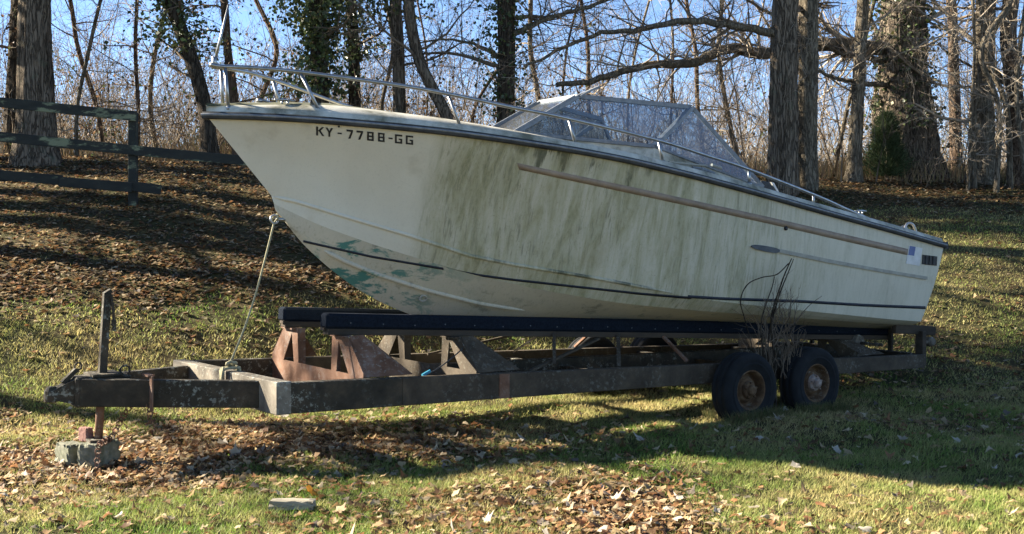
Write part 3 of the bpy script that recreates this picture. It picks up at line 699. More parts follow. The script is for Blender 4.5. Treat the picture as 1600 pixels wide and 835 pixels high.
# bolsters that carry the bunks: plates with triangular openings
def bunk_top(u): return 1.094 + (u - 3.99) * .0575
def bolster(uc, mat):
    tp = bunk_top(uc) - .172; lo = wb(uc) + .03; md = wt(uc) + .01; th = .014; b = MB()
    b.box((uc, -.862, lo), (uc + th, .862, md))
    for sg in (1, -1):
        Q = lambda pts: [(uc + .001, sg * a, c_) for a, c_ in pts]
        b.prism(Q([(.862, md - .02), (.862, md + .03), (.60, tp), (.41, tp), (.63, md - .02)]), (th - .002, 0, 0))
        b.prism(Q([(.31, md - .02), (.40, md - .02), (.45, tp), (.33, tp)]), (th - .003, 0, 0))
        b.box((uc - .06, sg * .325, md - .1), (uc + .0, sg * .337, tp))
        b.box((uc - .05, sg * .36, tp - .012), (uc + .05, sg * .59, tp))
    b.build('bolster', mat, trailer)
    for sg in (1, -1):
        b = MB(); b.prism([(uc - .001, sg * .60, tp), (uc - .12, sg * .60, tp), (uc - .42, sg * .855, md - .01), (uc - .001, sg * .855, md - .01)], (0, sg * .012, .004)); b.build('bolster_brace', mat, trailer)
bolster(3.83, M['rust']); bolster(2.80, M['rail_metal'])  # second bolster takes the darker rail material to stand in for shade
for uc in (-2.0,):
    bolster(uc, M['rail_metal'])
def strut(p, q, w=.03, mat='rail_metal'): 
    for sg in (1, -1):
        a, c_ = np.array(p) * [1, sg, 1], np.array(q) * [1, sg, 1]; MB().bar(a, c_, w, .02).build('strut', M[mat], trailer)
strut(uvw(828, 580, .84), uvw(936, 529, .52)); strut(uvw(967, 574, .82), uvw(966, 522, .52), .035); strut(uvw(1036, 526, .52), uvw(1073, 564, .84), .035, 'rust')
strut(uvw(866, 570, .82), uvw(866, 520, .52), .03)
for sg, uf in ((1, 3.99), (-1, 3.93)):
    b = MB()
    a0, a1 = np.array([uf, sg * .475, bunk_top(uf) - .06]), np.array([-3.0, sg * .475, bunk_top(-3.0) - .06])
    b.bar(a0, a1, .135, .12); b.build('bunk', M['carpet'], trailer, bevel=.018)
    for k in range(22):
        b = MB()
        t_ = a0 + (a1 - a0) * ((k + .7) / 24.0) + np.array([0, sg * .067, -.012 - .006 * (k % 3)]); b.tube([t_, t_ + np.array([0, sg * .004, 0])], .006, 5)
        b.build('carpet_tack', M['strake_tip'], trailer)
    b = MB(); b.bar(a0 + [-.02, 0, -.085], a1 + [0, 0, -.085], .10, .05); b.build('bunk_beam', M['timber'], trailer, bevel=.004)
    b = MB(); b.bar(a0 + [.003, -.02 * sg, -.066], a0 + [-.05, -.02 * sg, -.070], .07, .022); b.build('bunk_end', M['timber'], trailer)
# wiring with blue plug
b = MB(); b.tube(spline([uvw(668, 585, .84), uvw(690, 572, .78), uvw(715, 552, .7), uvw(738, 530, .6)], 6), .006, 5); b.build('wiring', M['black_rubber'], trailer)
b = MB(); b.tube([uvw(660, 587, .84), uvw(672, 580, .83)], .014, 7); b.build('wire_plug', M['wire_blue'], trailer)
# wheels and axles
prof_t = [(.178, -.08), (.200, -.102), (.27, -.112), (.315, -.105), (.338, -.088), (.345, -.07), (.345, -.045), (.337, -.042), (.337, -.034), (.345, -.03), (.345, .03), (.337, .034), (.337, .042), (.345, .045), (.345, .07), (.338, .088), (.315, .105), (.27, .112), (.262, .106), (.255, .113), (.245, .113), (.240, .107), (.200, .102), (.178, .08)]
for uc in (0.0, -.91):
    for sg in (1, -1):
        o = (uc, sg * 1.13, .262); ax = (0, sg, 0)
        ty = MB().lathe(prof_t, o, ax, (1, 0, 0), (0, 0, 1), 48).build('tyre', M['tyre'], trailer, True)
        MB().lathe([(.188, .07), (.190, .088), (.184, .094), (.172, .084), (.163, .045), (.158, .0), (.140, -.01), (.125, .01), (.108, .04), (.095, .048), (.08, .046)], o, ax, (1, 0, 0), (0, 0, 1), 40).build('rim', M['rim'], ty, True)
        b = MB().lathe([(.085, .05), (.075, .075), (.062, .083), (.05, .085), (.044, .115), (.03, .125), (0.001, .127)], o, ax, (1, 0, 0), (0, 0, 1), 24)
        for k in range(5):
            an = 2 * math.pi * k / 5 + .3; c_ = np.array(o) + np.array([math.cos(an) * .068, sg * .08, math.sin(an) * .068])
            b.tube([c_, c_ + np.array([0, sg * .02, 0])], .010, 6)
        b.build('hub', M['hubcap'] if uc < -.5 else M['rim'], ty)
    b = MB(); b.tube([(uc, -1.08, .285), (uc, 1.08, .285)], .032, 10); b.build('axle', M['frame'], trailer, True)
    for sg in (1, -1):
        b = MB()
        for k in range(3): b.tube([(uc + .40 - .1 * k, sg * .91, .36 - .015 * k), (uc + .2 - .05 * k, sg * .91, .335 - .015 * k), (uc, sg * .91, .325 - .015 * k), (uc - .2 + .05 * k, sg * .91, .335 - .015 * k), (uc - .40 + .1 * k, sg * .91, .36 - .015 * k)], .012, 5)
        b.build('leaf_spring', M['frame'], trailer)
# stern end: bunk posts, rear bar, lamp, roller
for sg in (1, -1):
    b = MB(); b.bar((-2.93, sg * .56, .30), (-2.93, sg * .56, bunk_top(-2.93) - .03), .05, .03, (1, 0, 0)); b.build('bunk_post', M['strake'] if False else M['frame'], trailer)
    e1 = uvw(1440, 552, .90); 
    b = MB(); b.bar((e1[0], sg * .89, wb(-3) + .02), (e1[0], sg * .89, uvw(1440, 517, .89)[2]), .10, .07, (1, 0, 0)); b.build('guide_post', M['timber'], trailer, bevel=.006)
    p_, q_ = uvw(1396, 514, .80), uvw(1459, 517, .89)
    b = MB(); b.bar(p_ * [1, sg, 1], q_ * [1, sg, 1], .07, .10); b.build('guide_board', M['timber'], trailer, bevel=.006)
    lc = uvw(1453, 534, .89) * [1, sg, 1]
    b = MB(); b.lathe([(0.001, .05), (.03, .05), (.042, .045), (.055, .02), (.052, -.05), (.0, -.05)], lc, (0, sg, 0), (1, 0, 0), (0, 0, 1), 20); b.bar(lc + [.0, 0, 0], (e1[0], lc[1], lc[2]), .03, .03); b.build('tail_lamp', M['lichen_frame'], trailer)
b = MB(); rc = uvw(1331, 535, .45); b.lathe([(.0, .12), (.07, .12), (.09, .10), (.105, .0), (.09, -.10), (.07, -.12), (0, -.12)], rc, (0, 1, 0), (1, 0, 0), (0, 0, 1), 22); b.build('keel_roller', M['lichen_frame'], trailer, True)
b = MB(); b.tube([(rc[0], -.85, rc[2]), (rc[0], .85, rc[2])], .018, 8); b.build('roller_shaft', M['frame'], trailer, True)

# rope from bow eye to the trailer cross member
def tw(p): return to_world(np.asarray(p, float))
kn = np.array([4.60, .10, .655])
rp0, rp1 = tw(e0 + [.05, 0, -.03]), tw(kn + [0, 0, .06])
b = MB(); sag = [rp0 + (rp1 - rp0) * t + np.array([0, 0, -.10 * math.sin(math.pi * t)]) for t in np.linspace(0, 1, 16)]
b.tube(sag, .0085, 7)
b.tube(spline([rp0, rp0 + [.03, 0, .04], rp0 + [.02, .02, .07], rp0 + [-.02, .01, .03], rp0], 5), .008, 6)
for k in range(3):
    o = .025 * (k - 1)
    b.tube(spline([tw(kn + [.07, o, .0]), tw(kn + [.05, o, .012]), tw(kn + [0, o, .016]), tw(kn + [-.05, o, .012]), tw(kn + [-.066, o, 0]), tw(kn + [-.066, o, -.24]), tw(kn + [-.05, o, -.26]), tw(kn + [.05, o, -.26]), tw(kn + [.066, o, -.24]), tw(kn + [.07, o, .0])], 4), .011, 6)
b.tube(spline([rp1, tw(kn + [.04, .03, .05]), tw(kn + [0, -.03, .035]), tw(kn + [-.04, .02, .05]), rp1], 5), .014, 6)
b.tube(spline([tw(kn + [.07, .04, .03]), tw(kn + [.09, .05, -.06]), tw(kn + [.085, .055, -.15])], 6), .009, 6)
tag(b.build('mooring_rope', M['rope'], None, True), 'tan rope tied from the bow eye down to the trailer crossmember', 'rope')

# blocks under the jack
def block(name, c_, size, rz, mat, label, cat, bev=.01):
    import bmesh
    sx, sy, sz = size; bm = bmesh.new(); bmesh.ops.create_cube(bm, size=1.0); bmesh.ops.subdivide_edges(bm, edges=list(bm.edges), cuts=7, use_grid_fill=True)
    r_ = np.random.default_rng(int(sx * 1000 + sz * 777))
    for v_ in bm.verts:
        on = sum(abs(abs(q) - .5) < 1e-4 for q in v_.co); k = bev * (.25 if on == 1 else (r_.random() ** 2 * 1.6 if on == 2 else 1.2 + r_.random()))
        for i_, L_ in enumerate(size): v_.co[i_] = v_.co[i_] * (L_ - 2 * k * (on > 1)) + r_.normal(0, bev * .12)
        v_.co[2] += sz / 2
    me = bpy.data.meshes.new(name); bm.to_mesh(me); bm.free(); me.materials.append(mat); o = link(bpy.data.objects.new(name, me))
    o.location = c_; o.rotation_euler = (0, 0, rz); tag(o, label, cat); return o
jw = tw((5.575, 0, 0)); g0 = float(ground_h(jw[0], jw[1]))
block('concrete_block', (jw[0] + .01, jw[1] - .02, .0), (.27, .19, .186), RZ + .75, M['concrete'], 'mossy concrete block directly under the trailer jack foot', 'block')
block('concrete_block', (jw[0] - .215, jw[1] + .03, -.025), (.15, .20, .19), RZ + .25, M['concrete'], 'concrete block butted against the block that holds the jack', 'block')
block('brick', (jw[0] - .105, jw[1] + .03, .181), (.06, .10, .10), RZ + .4, M['brick'], 'faded red brick piece standing upright on the concrete block beside the jack', 'brick', .005)
wx, wy = px_xy(457, 7.05), 7.05
block('wood_offcut', (wx, wy, float(ground_h(wx, wy)) + .012), (.27, .10, .055), -.05, noise_mat('grey_wood', [(.3, (.16, .14, .10)), (.7, (.33, .30, .23))], 9, (.3, 2, 2), rough=.95), 'small weathered grey wood offcut lying in the sunlit grass', 'wood', .008)

# ------------------------------------------------------------------ fence
m, nt, bs, out = new_mat('peeling_fence_paint'); v = coords(nt, (.35, 1, 1))
f1 = noise(nt, v, 9, 8, .7); f2 = smooth_(nt, noise(nt, v, 4, 8, .72), .53, .62)
nt.links.new(mixc(nt, math_(nt, 'MULTIPLY', f2, .65), ramp(nt, f1, [(.3, (.008, .010, .009)), (.7, (.024, .027, .021))]), (.22, .25, .15, 1)), bs.inputs['Base Color'])
bs.inputs['Roughness'].default_value = .9; add_bump(nt, bs, f1, .5, .01); M['fence'] = m
fence = empty('board_fence', (*world_px(208, 310, 17.5)[:2], float(ground_h(px_xy(208, 17.5), 17.5))))
tag(fence, 'old three-board fence with peeling black paint at the foot of the trees', 'fence')
fl = np.array(fence.location)
def fbar(name, a, c_, w, h, up=(0, 0, 1)): MB().bar(np.array(a) - fl, np.array(c_) - fl, w, h, up).build(name, M['fence'], fence, bevel=.006)
for px, Y, top in ((208, 17.5, 176), (-44, 17.2, 150), (444, 17.9, 214)):
    t_ = world_px(px, top, Y); g = float(ground_h(t_[0], Y)); fbar('post', (t_[0], Y, g - .3), (t_[0], Y, max(t_[2], g + 1.1)), .12, .12, (1, 0, 0))
YF = 17.40
for (xa, ya), (xb, yb), Ya, Yb in [((-70, 153), (213, 182), 17.1, YF), ((-70, 207), (210, 235), 17.1, YF), ((206, 235), (444, 257), YF, 17.8), ((-70, 268), (98, 282), 17.1, 17.27), ((92, 284), (206, 293), 17.24, YF - .03), ((206, 291), (252, 297), YF, 17.45)]:
    fbar('rail', world_px(xa, ya, Ya), world_px(xb, yb, Yb), .035, .15)

# ------------------------------------------------------------------ branching plants
def tubes(P, R, sides):
    n, K_ = P.shape[:2]
    T = np.gradient(P, axis=1); T /= np.linalg.norm(T, axis=2)[..., None] + 1e-9
    ref = np.where(np.abs(T[:, :1, 2:3]) < .8, np.array([0, 0, 1.0]), np.array([1.0, 0, 0]))
    A_ = np.cross(T, np.broadcast_to(ref, T.shape)); A_ /= np.linalg.norm(A_, axis=2)[..., None] + 1e-9
    B_ = np.cross(T, A_)
    if sides == 1:                                   # the finest twigs: flat slivers
        tw_ = rng.uniform(0, np.pi, n)[:, None, None]; A_ = A_ * np.cos(tw_) + B_ * np.sin(tw_)
        V = np.stack([P - A_ * R[..., None], P + A_ * R[..., None]], 2).reshape(-1, 3)
        i = np.arange(n)[:, None] * K_ * 2 + np.arange(K_ - 1)[None] * 2
        return V, np.stack([i, i + 1, i + 3, i + 2], -1).reshape(-1, 4)
    an = 2 * np.pi * np.arange(sides) / sides
    V = P[:, :, None] + R[:, :, None, None] * (np.cos(an)[None, None, :, None] * A_[:, :, None] + np.sin(an)[None, None, :, None] * B_[:, :, None])
    V = V.reshape(-1, 3)
    i = np.arange(n)[:, None, None] * K_ * sides; k = np.arange(K_ - 1)[None, :, None] * sides; j = np.arange(sides)[None, None, :]; j2 = (j + 1) % sides
    F = np.stack([i + k + j, i + k + j2, i + k + sides + j2, i + k + sides + j], -1).reshape(-1, 4)
    return V, F
def unit(v): return v / (np.linalg.norm(v, axis=-1)[..., None] + 1e-9)
MINR = .003
def grow(o, d, L, r, levels):
    """levels: list of dict(K, sides, wig, up, n, ang, ratio, t0) ; returns joined V,F"""
    Vs, Fs, base = [], [], 0
    o = np.atleast_2d(o).astype(float); d = unit(np.atleast_2d(d).astype(float)); L = np.atleast_1d(L).astype(float); r = np.atleast_1d(r).astype(float)
    for li, lv in enumerate(levels):
        n = len(o); K_ = lv['K']; P = np.zeros((n, K_, 3)); P[:, 0] = o; dd = d.copy()
        for k in range(1, K_):
            dd = unit(dd + rng.normal(0, lv['wig'], (n, 3)) + np.array([0, 0, lv.get('up', 0)])); P[:, k] = P[:, k - 1] + dd * (L / (K_ - 1))[:, None]
        R = r[:, None] * np.linspace(1, lv.get('tip', .3), K_)[None]
        V, F = tubes(P, R, lv['sides']); Vs.append(V); Fs.append(F + base); base += len(V)
        if li + 1 == len(levels): break
        c = lv['n']; t = rng.uniform(lv.get('t0', .2), 1, (n, c)); f = t * (K_ - 1); k = np.clip(f.astype(int), 0, K_ - 2); fr = (f - k)[..., None]
        ii = np.arange(n)[:, None]
        o2 = P[ii, k] * (1 - fr) + P[ii, k + 1] * fr; tan = unit(P[ii, k + 1] - P[ii, k])
        side = rng.normal(size=(n, c, 3)); side = unit(side - tan * np.sum(side * tan, -1)[..., None])
        an = rng.normal(lv['ang'], .22, (n, c))[..., None]
        d2 = tan * np.cos(an) + side * np.sin(an)
        L2 = L[:, None] * lv['ratio'] * rng.uniform(.5, 1.15, (n, c)) * (1.15 - .5 * t)
        r2 = np.maximum((r[:, None] * (1 - (1 - lv.get('tip', .3)) * t)) * .55, MINR)
        o, d, L, r = o2.reshape(-1, 3), d2.reshape(-1, 3), L2.ravel(), r2.ravel()
    return np.concatenate(Vs), np.concatenate(Fs)
LV3 = [dict(K=9, sides=5, wig=.16, up=.03, n=9, ang=.8, ratio=.5, t0=.15), dict(K=6, sides=3, wig=.2, up=.03, n=6, ang=.75, ratio=.5), dict(K=5, sides=3, wig=.22, up=.02, n=4, ang=.7, ratio=.55), dict(K=4, sides=1, wig=.2, up=.0, n=0, ang=.6, ratio=.5)]
LVO = [dict(K=7, sides=4, wig=.17, up=.03, n=8, ang=.8, ratio=.5, t0=.15), dict(K=4, sides=3, wig=.22, n=5, ang=.75, ratio=.55), dict(K=3, sides=1, wig=.22, n=0, ang=.7, ratio=.5)]
LV2 = [LV3[0], LV3[1], dict(K=4, sides=1, wig=.22, n=0, ang=.7, ratio=.5)]

def trunk_mesh(path, R, sides, seed, ridge=.07):
    r_ = np.random.default_rng(seed); K_ = len(path); T = unit(np.gradient(path, axis=0))
    A_ = unit(np.cross(T, np.array([0, 1.0, 0.1]))); B_ = np.cross(T, A_)
    an = 2 * np.pi * np.arange(sides) / sides
    z = path[:, 2][:, None]; rad = np.ones((K_, sides))
    for q in range(5):
        f = r_.integers(4, 15); rad += ridge * .5 * np.sin(f * an[None] + r_.uniform(0, 6) + 1.2 * np.sin(z * r_.uniform(.5, 2.2) + r_.uniform(0, 6)))
    rad += r_.normal(0, ridge * .22, rad.shape)
    V = path[:, None] + (R[:, None] * rad)[..., None] * (np.cos(an)[None, :, None] * A_[:, None] + np.sin(an)[None, :, None] * B_[:, None])
    idx = np.arange(K_ * sides).reshape(K_, sides); j2 = np.roll(idx, -1, axis=1)
    F = np.stack([idx[:-1], j2[:-1], j2[1:], idx[1:]], -1).reshape(-1, 4)
    return V.reshape(-1, 3), F

def leaf_quads(P, size, droop=.3):
    n = len(P); a = unit(rng.normal(size=(n, 3)) + [0, 0, -droop]); b_ = unit(np.cross(a, rng.normal(size=(n, 3))))
    s = (size * rng.uniform(.6, 1.3, n))[:, None]; nn = np.cross(a, b_)
    V = np.stack([P, P + a * s * .5 + b_ * s * .42 + nn * s * .1, P + a * s * 1.05, P + a * s * .5 - b_ * s * .42 + nn * s * .1], 1).reshape(-1, 3)
    return V, np.arange(4 * n).reshape(n, 4)

def ivy_on(path, R, z0, z1, n, spread, size, parent, seed, tint=(.055, .075, .026)):
    r_ = np.random.default_rng(seed); zc = r_.uniform(z0, z1, n)
    cl = .5 + .5 * np.sin(zc * 3.3 + seed) * np.sin(zc * 1.1 + 2)
    cx = np.interp(zc, path[:, 2], path[:, 0]); cy = np.interp(zc, path[:, 2], path[:, 1]); rr = np.interp(zc, path[:, 2], R)
    an = r_.uniform(0, 2 * np.pi, n); rd = rr * .98 + np.abs(r_.normal(0, 1, n)) * spread * (.25 + cl)
    P = np.stack([cx + np.cos(an) * rd, cy + np.sin(an) * rd, zc], -1)
    V, F = leaf_quads(P, size)
    c = np.array(tint)[None] * r_.uniform(.5, 1.6, (n, 1)) * np.array([[1, 1, 1]]) + r_.uniform(0, .012, (n, 3))
    pl = r_.random(n) < .06; c[pl] = (.16, .15, .05)
    return mesh_np('ivy', V - parent_loc(parent), F, M['ivy'], parent, col=np.repeat(c, 4, 0))
def parent_loc(p): return np.array(p.location)

def make_tree(name, label, pts, Y, d, mat, height=11, n_low=6, low=(2.0, 6.0), limb_len=2.4, n_up=7, ivy=None, seed=1, group=None, px_limbs=(), sides=26, cat='tree', twig='twig', ridge=.07, top_px=None, flare=.55, lv=None, side_bias=None):
    """pts: photo pixels of the trunk's centre line from the base up, all at depth Y"""
    global rng
    rng = np.random.default_rng(seed * 101 + 7)
    W = np.array([world_px(px, py, Y) for px, py in pts]); gz = float(ground_h(W[0, 0], Y)); W[0, 2] = gz - .12
    W = W[np.concatenate([[True], W[1:, 2] > gz + .3])]
    t_dir = unit(W[-1] - W[-2]); t_dir[1] += .03
    while W[-1, 2] < gz + height: W = np.concatenate([W, [W[-1] + unit(t_dir + rng.normal(0, .10, 3) + [0, 0, .15]) * 1.2]])
    path = spline(W, 6); zz = path[:, 2] - gz
    # denser rings in view
    zs = np.concatenate([np.linspace(zz[0], min(7.0, zz[-1] * .6), 46), np.linspace(min(7.0, zz[-1] * .6), zz[-1], 10)[1:]])
    o_ = np.argsort(zz); path = np.stack([np.interp(zs, zz[o_], path[o_, k]) for k in range(3)], -1)
    R = d / 2 * np.interp(zs, [0, 3, 6.5, height], [1.06, .95, .80, .12]) * (1 + flare * np.exp(-np.clip(zs, 0, None) / (.9 * d + .08)))
    root = empty(name, (W[0, 0], Y, gz)); tag(root, label, cat, group); rl = parent_loc(root)
    V, F = trunk_mesh(path, R, sides, seed, ridge); mesh_np('trunk', V - rl, F, mat, root, smooth=True)
    # limbs
    Vs, Fs, nb = [], [], 0
    def put(V, F):
        nonlocal nb
        Vs.append(V); Fs.append(F + nb); nb += len(V)
    if n_low:
        z = rng.uniform(low[0], low[1], n_low); an = rng.uniform(0, 2 * np.pi, n_low)
        o = np.stack([np.interp(z, zs, path[:, k]) for k in range(3)], -1)
        dr = np.stack([np.cos(an), np.sin(an), rng.uniform(-.1, .6, n_low)], -1)
        if side_bias is not None: dr[:, 0] += side_bias
        V, F = grow(o, dr, limb_len * rng.uniform(.5, 1.2, n_low), d * .10 * rng.uniform(.6, 1.2, n_low) + .008, lv or LV3); put(V, F)
    if n_up:
        z = rng.uniform(min(6.0, height * .5), height, n_up); an = rng.uniform(0, 2 * np.pi, n_up)
        o = np.stack([np.interp(z, zs, path[:, k]) for k in range(3)], -1)
        V, F = grow(o, np.stack([np.cos(an), np.sin(an), rng.uniform(.3, 1.0, n_up)], -1), rng.uniform(2.0, 4.0, n_up), d * .16 * np.ones(n_up), LV2); put(V, F)
    if Vs: mesh_np('crown', np.concatenate(Vs) - rl, np.concatenate(Fs), M[twig], root)
    for lp in px_limbs:      # limbs whose course shows in the photograph: (points, start radius)
        pp, r0_ = lp[0], lp[1]; Yl = np.linspace(Y, Y + (lp[2] if len(lp) > 2 else 0), len(pp))
        Q = spline([world_px(a, b_, yy) for (a, b_), yy in zip(pp, Yl)], 6); Q = Q + rng.normal(0, .012, Q.shape)
        RR = np.linspace(r0_, r0_ * .28, len(Q)); V, F = tubes(Q[None], RR[None], 9); mesh_np('limb', V - rl, F, M['limb'], root, smooth=True)
        n2 = int(len(Q) * .9); ks = rng.integers(2, len(Q), n2); tn = unit(np.gradient(Q, axis=0))[ks]
        V, F = grow(Q[ks], tn * .6 + rng.normal(0, .6, (n2, 3)) + [0, 0, .15], rng.uniform(.6, 1.9, n2), np.maximum(RR[ks] * .35, .008), LV3[1:]); mesh_np('limb_twigs', V - rl, F, M[twig], root)
    if ivy:
        for (z0, z1, n, sp, sz) in ivy: ivy_on(path, R, gz + z0, gz + z1, n, sp, sz, root, seed)
    return root
#@@PART4
# trees that can be told apart
make_tree('hardwood_tree', 'thick grey furrowed trunk standing right behind the black board fence', [(54, 262), (54, 190), (53, 100), (55, 0)], 21.5, .57, M['bark_grey'], 13, 7, (3.0, 6.2), 2.6, 8, seed=1, ridge=.09)
make_tree('hardwood_tree', 'slim dark trunk half hidden behind the thick grey trunk at the fence', [(14, 250), (22, 120), (28, 0)], 25, .30, M['bark_dark'], 11, 7, (1.5, 6.0), 2.4, 5, seed=2)
make_tree('ivy_tree', 'leaning dark tree with ivy in its top, beyond the boat bow', [(330, 240), (322, 180), (305, 110), (280, 40), (262, -20)], 22.5, .27, M['bark_dark'], 10, 8, (1.5, 6), 2.2, 5, ivy=[(2.2, 7.5, 3600, .55, .09)], seed=3)
make_tree('hardwood_tree', 'thin bare trunk rising straight behind the bow pulpit', [(372, 235), (366, 160), (356, 80), (350, 0)], 24, .17, M['bark_red'], 9, 9, (1.0, 6), 1.8, 4, seed=4, sides=16)
make_tree('ivy_tree', 'dark trunk wrapped in the densest mass of ivy leaves, behind the foredeck', [(502, 240), (500, 150), (498, 70), (496, 0)], 23, .33, M['bark_dark'], 11, 6, (2, 6.2), 2.0, 6, ivy=[(1.4, 7.2, 6500, .45, .09), (2.6, 7.2, 4200, .85, .085)], seed=5)
make_tree('ivy_tree', 'slender dark ivy-clad trunk next to the densest ivy mass', [(556, 240), (554, 150), (552, 60), (548, 0)], 24, .24, M['bark_dark'], 10, 6, (2, 6.2), 2.0, 5, ivy=[(2.2, 7.2, 4200, .6, .085)], seed=6)
make_tree('ivy_tree', 'straight grey-brown trunk with thin ivy, beside a leaning trunk', [(625, 240), (624, 160), (622, 80), (618, 0)], 23, .25, M['bark_grey'], 10, 7, (2, 6.2), 2.2, 5, ivy=[(3.0, 7.2, 2800, .6, .085)], seed=7)
make_tree('hardwood_tree', 'leaning curved trunk crossing behind the registration number side', [(712, 245), (700, 190), (676, 140), (655, 95), (642, 40), (638, 0)], 22.5, .22, M['bark_grey'], 9, 8, (1.5, 6), 2.4, 5, seed=8, sides=18)
make_tree('ivy_tree', 'upright black trunk with ivy fringe just ahead of the windscreen', [(791, 240), (790, 150), (791, 70), (789, 0)], 22.5, .33, M['bark_dark'], 11, 8, (2, 6.4), 2.8, 6, ivy=[(1.2, 7.2, 2200, .30, .085)], seed=9,
          px_limbs=[([(792, 60), (830, 40), (880, 22), (930, 8), (985, -12)], .07), ([(790, 95), (740, 70), (690, 62), (640, 70)], .04)])
make_tree('hardwood_tree', 'shaggy dark trunk, left one of the close pair aft of the windscreen', [(1224, 291), (1224, 200), (1225, 100), (1228, 0)], 21.8, .51, M['bark_grey'], 13, 5, (3.0, 6.2), 2.6, 8, seed=10, ridge=.12, flare=.12,
          px_limbs=[([(1215, 52), (1170, 45), (1120, 36), (1060, 34), (1000, 46), (940, 52), (880, 76), (820, 104)], .085, -1.2)])
make_tree('hardwood_tree', 'furrowed lighter trunk, right one of the close pair aft of the windscreen', [(1262, 292), (1262, 200), (1263, 100), (1264, 0)], 22.3, .37, M['bark_pale'], 12, 5, (3.0, 6.2), 2.4, 8, seed=11, ridge=.09, flare=.10)
make_tree('hardwood_tree', 'slim pale trunk standing alone between the pair and the great oak', [(1334, 276), (1338, 200), (1343, 110), (1349, 0)], 24, .25, M['bark_pale'], 10, 9, (1.6, 6.2), 2.2, 5, seed=12, sides=18, twig='twig_pale')
make_tree('oak_tree', 'massive oak with flared base and a juniper growing against it', [(1415, 282), (1415, 200), (1412, 100), (1410, 0)], 25.5, .98, M['bark_grey'], 15, 8, (3.0, 6.4), 3.4, 9, ivy=[(1.0, 6.8, 3200, .22, .09)], seed=13, ridge=.10, sides=34, twig='twig_pale',
          px_limbs=[([(1395, 78), (1340, 72), (1290, 70), (1230, 80), (1180, 84), (1140, 76), (1085, 98), (1030, 100), (975, 112), (920, 128), (870, 132)], .17, -3), ([(1400, 132), (1350, 130), (1310, 124), (1280, 112), (1262, 118)], .065, -3.5), ([(1430, 120), (1470, 128), (1400, 128), (1330, 122)][:2], .06, -2), ([(1395, 95), (1330, 88), (1270, 60), (1200, 20), (1150, -10)], .08, -2)])
make_tree('hardwood_tree', 'reddish-brown trunk behind and right of the great oak', [(1494, 262), (1492, 180), (1490, 90), (1486, 0)], 28, .27, M['bark_red'], 10, 8, (2, 6.5), 2.2, 5, seed=14, sides=18)
make_tree('hardwood_tree', 'pale sunlit trunk beyond the oak with many thin low branches', [(1535, 286), (1536, 200), (1538, 100), (1541, 0)], 24.5, .42, M['bark_pale'], 12, 12, (1.0, 6.2), 2.6, 6, seed=15, twig='twig_pale')
make_tree('hardwood_tree', 'forked brown tree standing past the pale sunlit trunk', [(1592, 288), (1590, 200), (1584, 130), (1575, 60), (1580, 0)], 24.5, .34, M['bark_red'], 11, 10, (1.0, 6.2), 2.6, 6, seed=16, px_limbs=[([(1586, 140), (1565, 125), (1550, 95), (1545, 60)], .07)])
# young saplings, told apart only by place
sap = [(120, 23.5), (165, 25.5), (215, 24.5), (252, 27), (410, 26), (455, 26.5), (595, 26), (655, 27), (735, 25), (830, 26.5), (880, 25), (935, 26), (985, 27.5), (1045, 25.5), (1105, 27), (1160, 25.5), (1300, 26), (1370, 28), (1468, 27), (1512, 23.2), (1522, 23.6), (1556, 23), (1578, 23.3), (1608, 23)]
for i, (px, Y) in enumerate(sap):
    r_ = np.random.default_rng(500 + i); ln = r_.normal(0, 48)
    make_tree('sapling', 'thin bare sapling in the brush along the crest of the slope', [(px, 262), (px + ln * .3 + r_.normal(0, 11), 170), (px + ln * .7 + r_.normal(0, 16), 80), (px + ln + r_.normal(0, 6), 0)], Y, r_.uniform(.05, .12), M['bark_pale'] if px > 1290 or i % 3 == 0 else M['bark_red'], 8, 13, (.6, 6.5), 1.9, 3,
              seed=40 + i, group='saplings along the crest', sides=8, ridge=.03, twig='twig_pale' if (px > 1290 or i % 3 == 0) else 'twig', flare=.2, lv=LV2)
# trees past the fence, out of frame, whose shadows fall across the bank
off = [(-12.4, 16.2, .4), (-14, 24.2, .45), (-12.9, 22.6, .4), (-12.6, 18.4, .42), (-13.5, 20.5, .5), (-15.2, 18.3, .5), (-16, 22.5, .45), (-17.5, 19.5, .5), (-18.5, 24, .5), (-20, 20.8, .55), (-22, 23.5, .5), (-17, 13.6, .4)]
for i, (x, y, d) in enumerate(off):
    px = CXP + FPX * x / y
    make_tree('hardwood_tree', 'bare hardwood on the bank beyond the open end of the fence', [(px, HYP), (px, HYP - 60), (px, HYP - 200)], y, d, M['bark_grey'], 8.5, 9, (1.2, 6), 3.0, 8, seed=70 + i, group='trees past the fence end', sides=14, lv=LVO)

# tangle of bare brush along the crest
rng = np.random.default_rng(77); MINR = .0042
def brush(n, y0, y1, hmin, hmax, r, lv, mat, name, label, dens=None):
    y = rng.uniform(y0, y1, n); x = rng.uniform(-1, 1, n) * (y * .47 + 1.5)
    if dens is not None: k = rng.random(n) < dens(x / y); x, y = x[k], y[k]
    n = len(x); o = np.stack([x, y, ground_h(x, y) - .03], -1)
    d = np.stack([rng.normal(0, .45, n), rng.normal(0, .45, n), np.ones(n)], -1)
    V, F = grow(o, d, rng.uniform(hmin, hmax, n), r * rng.uniform(.6, 1.3, n), lv)
    tag(mesh_np(name, V, F, M[mat]), label, 'brush', kind='stuff')
BL = [dict(K=7, sides=3, wig=.13, up=.05, n=8, ang=.7, ratio=.42, t0=.15), dict(K=4, sides=3, wig=.25, n=4, ang=.7, ratio=.5), dict(K=3, sides=1, wig=.25, n=0, ang=.6, ratio=.5)]
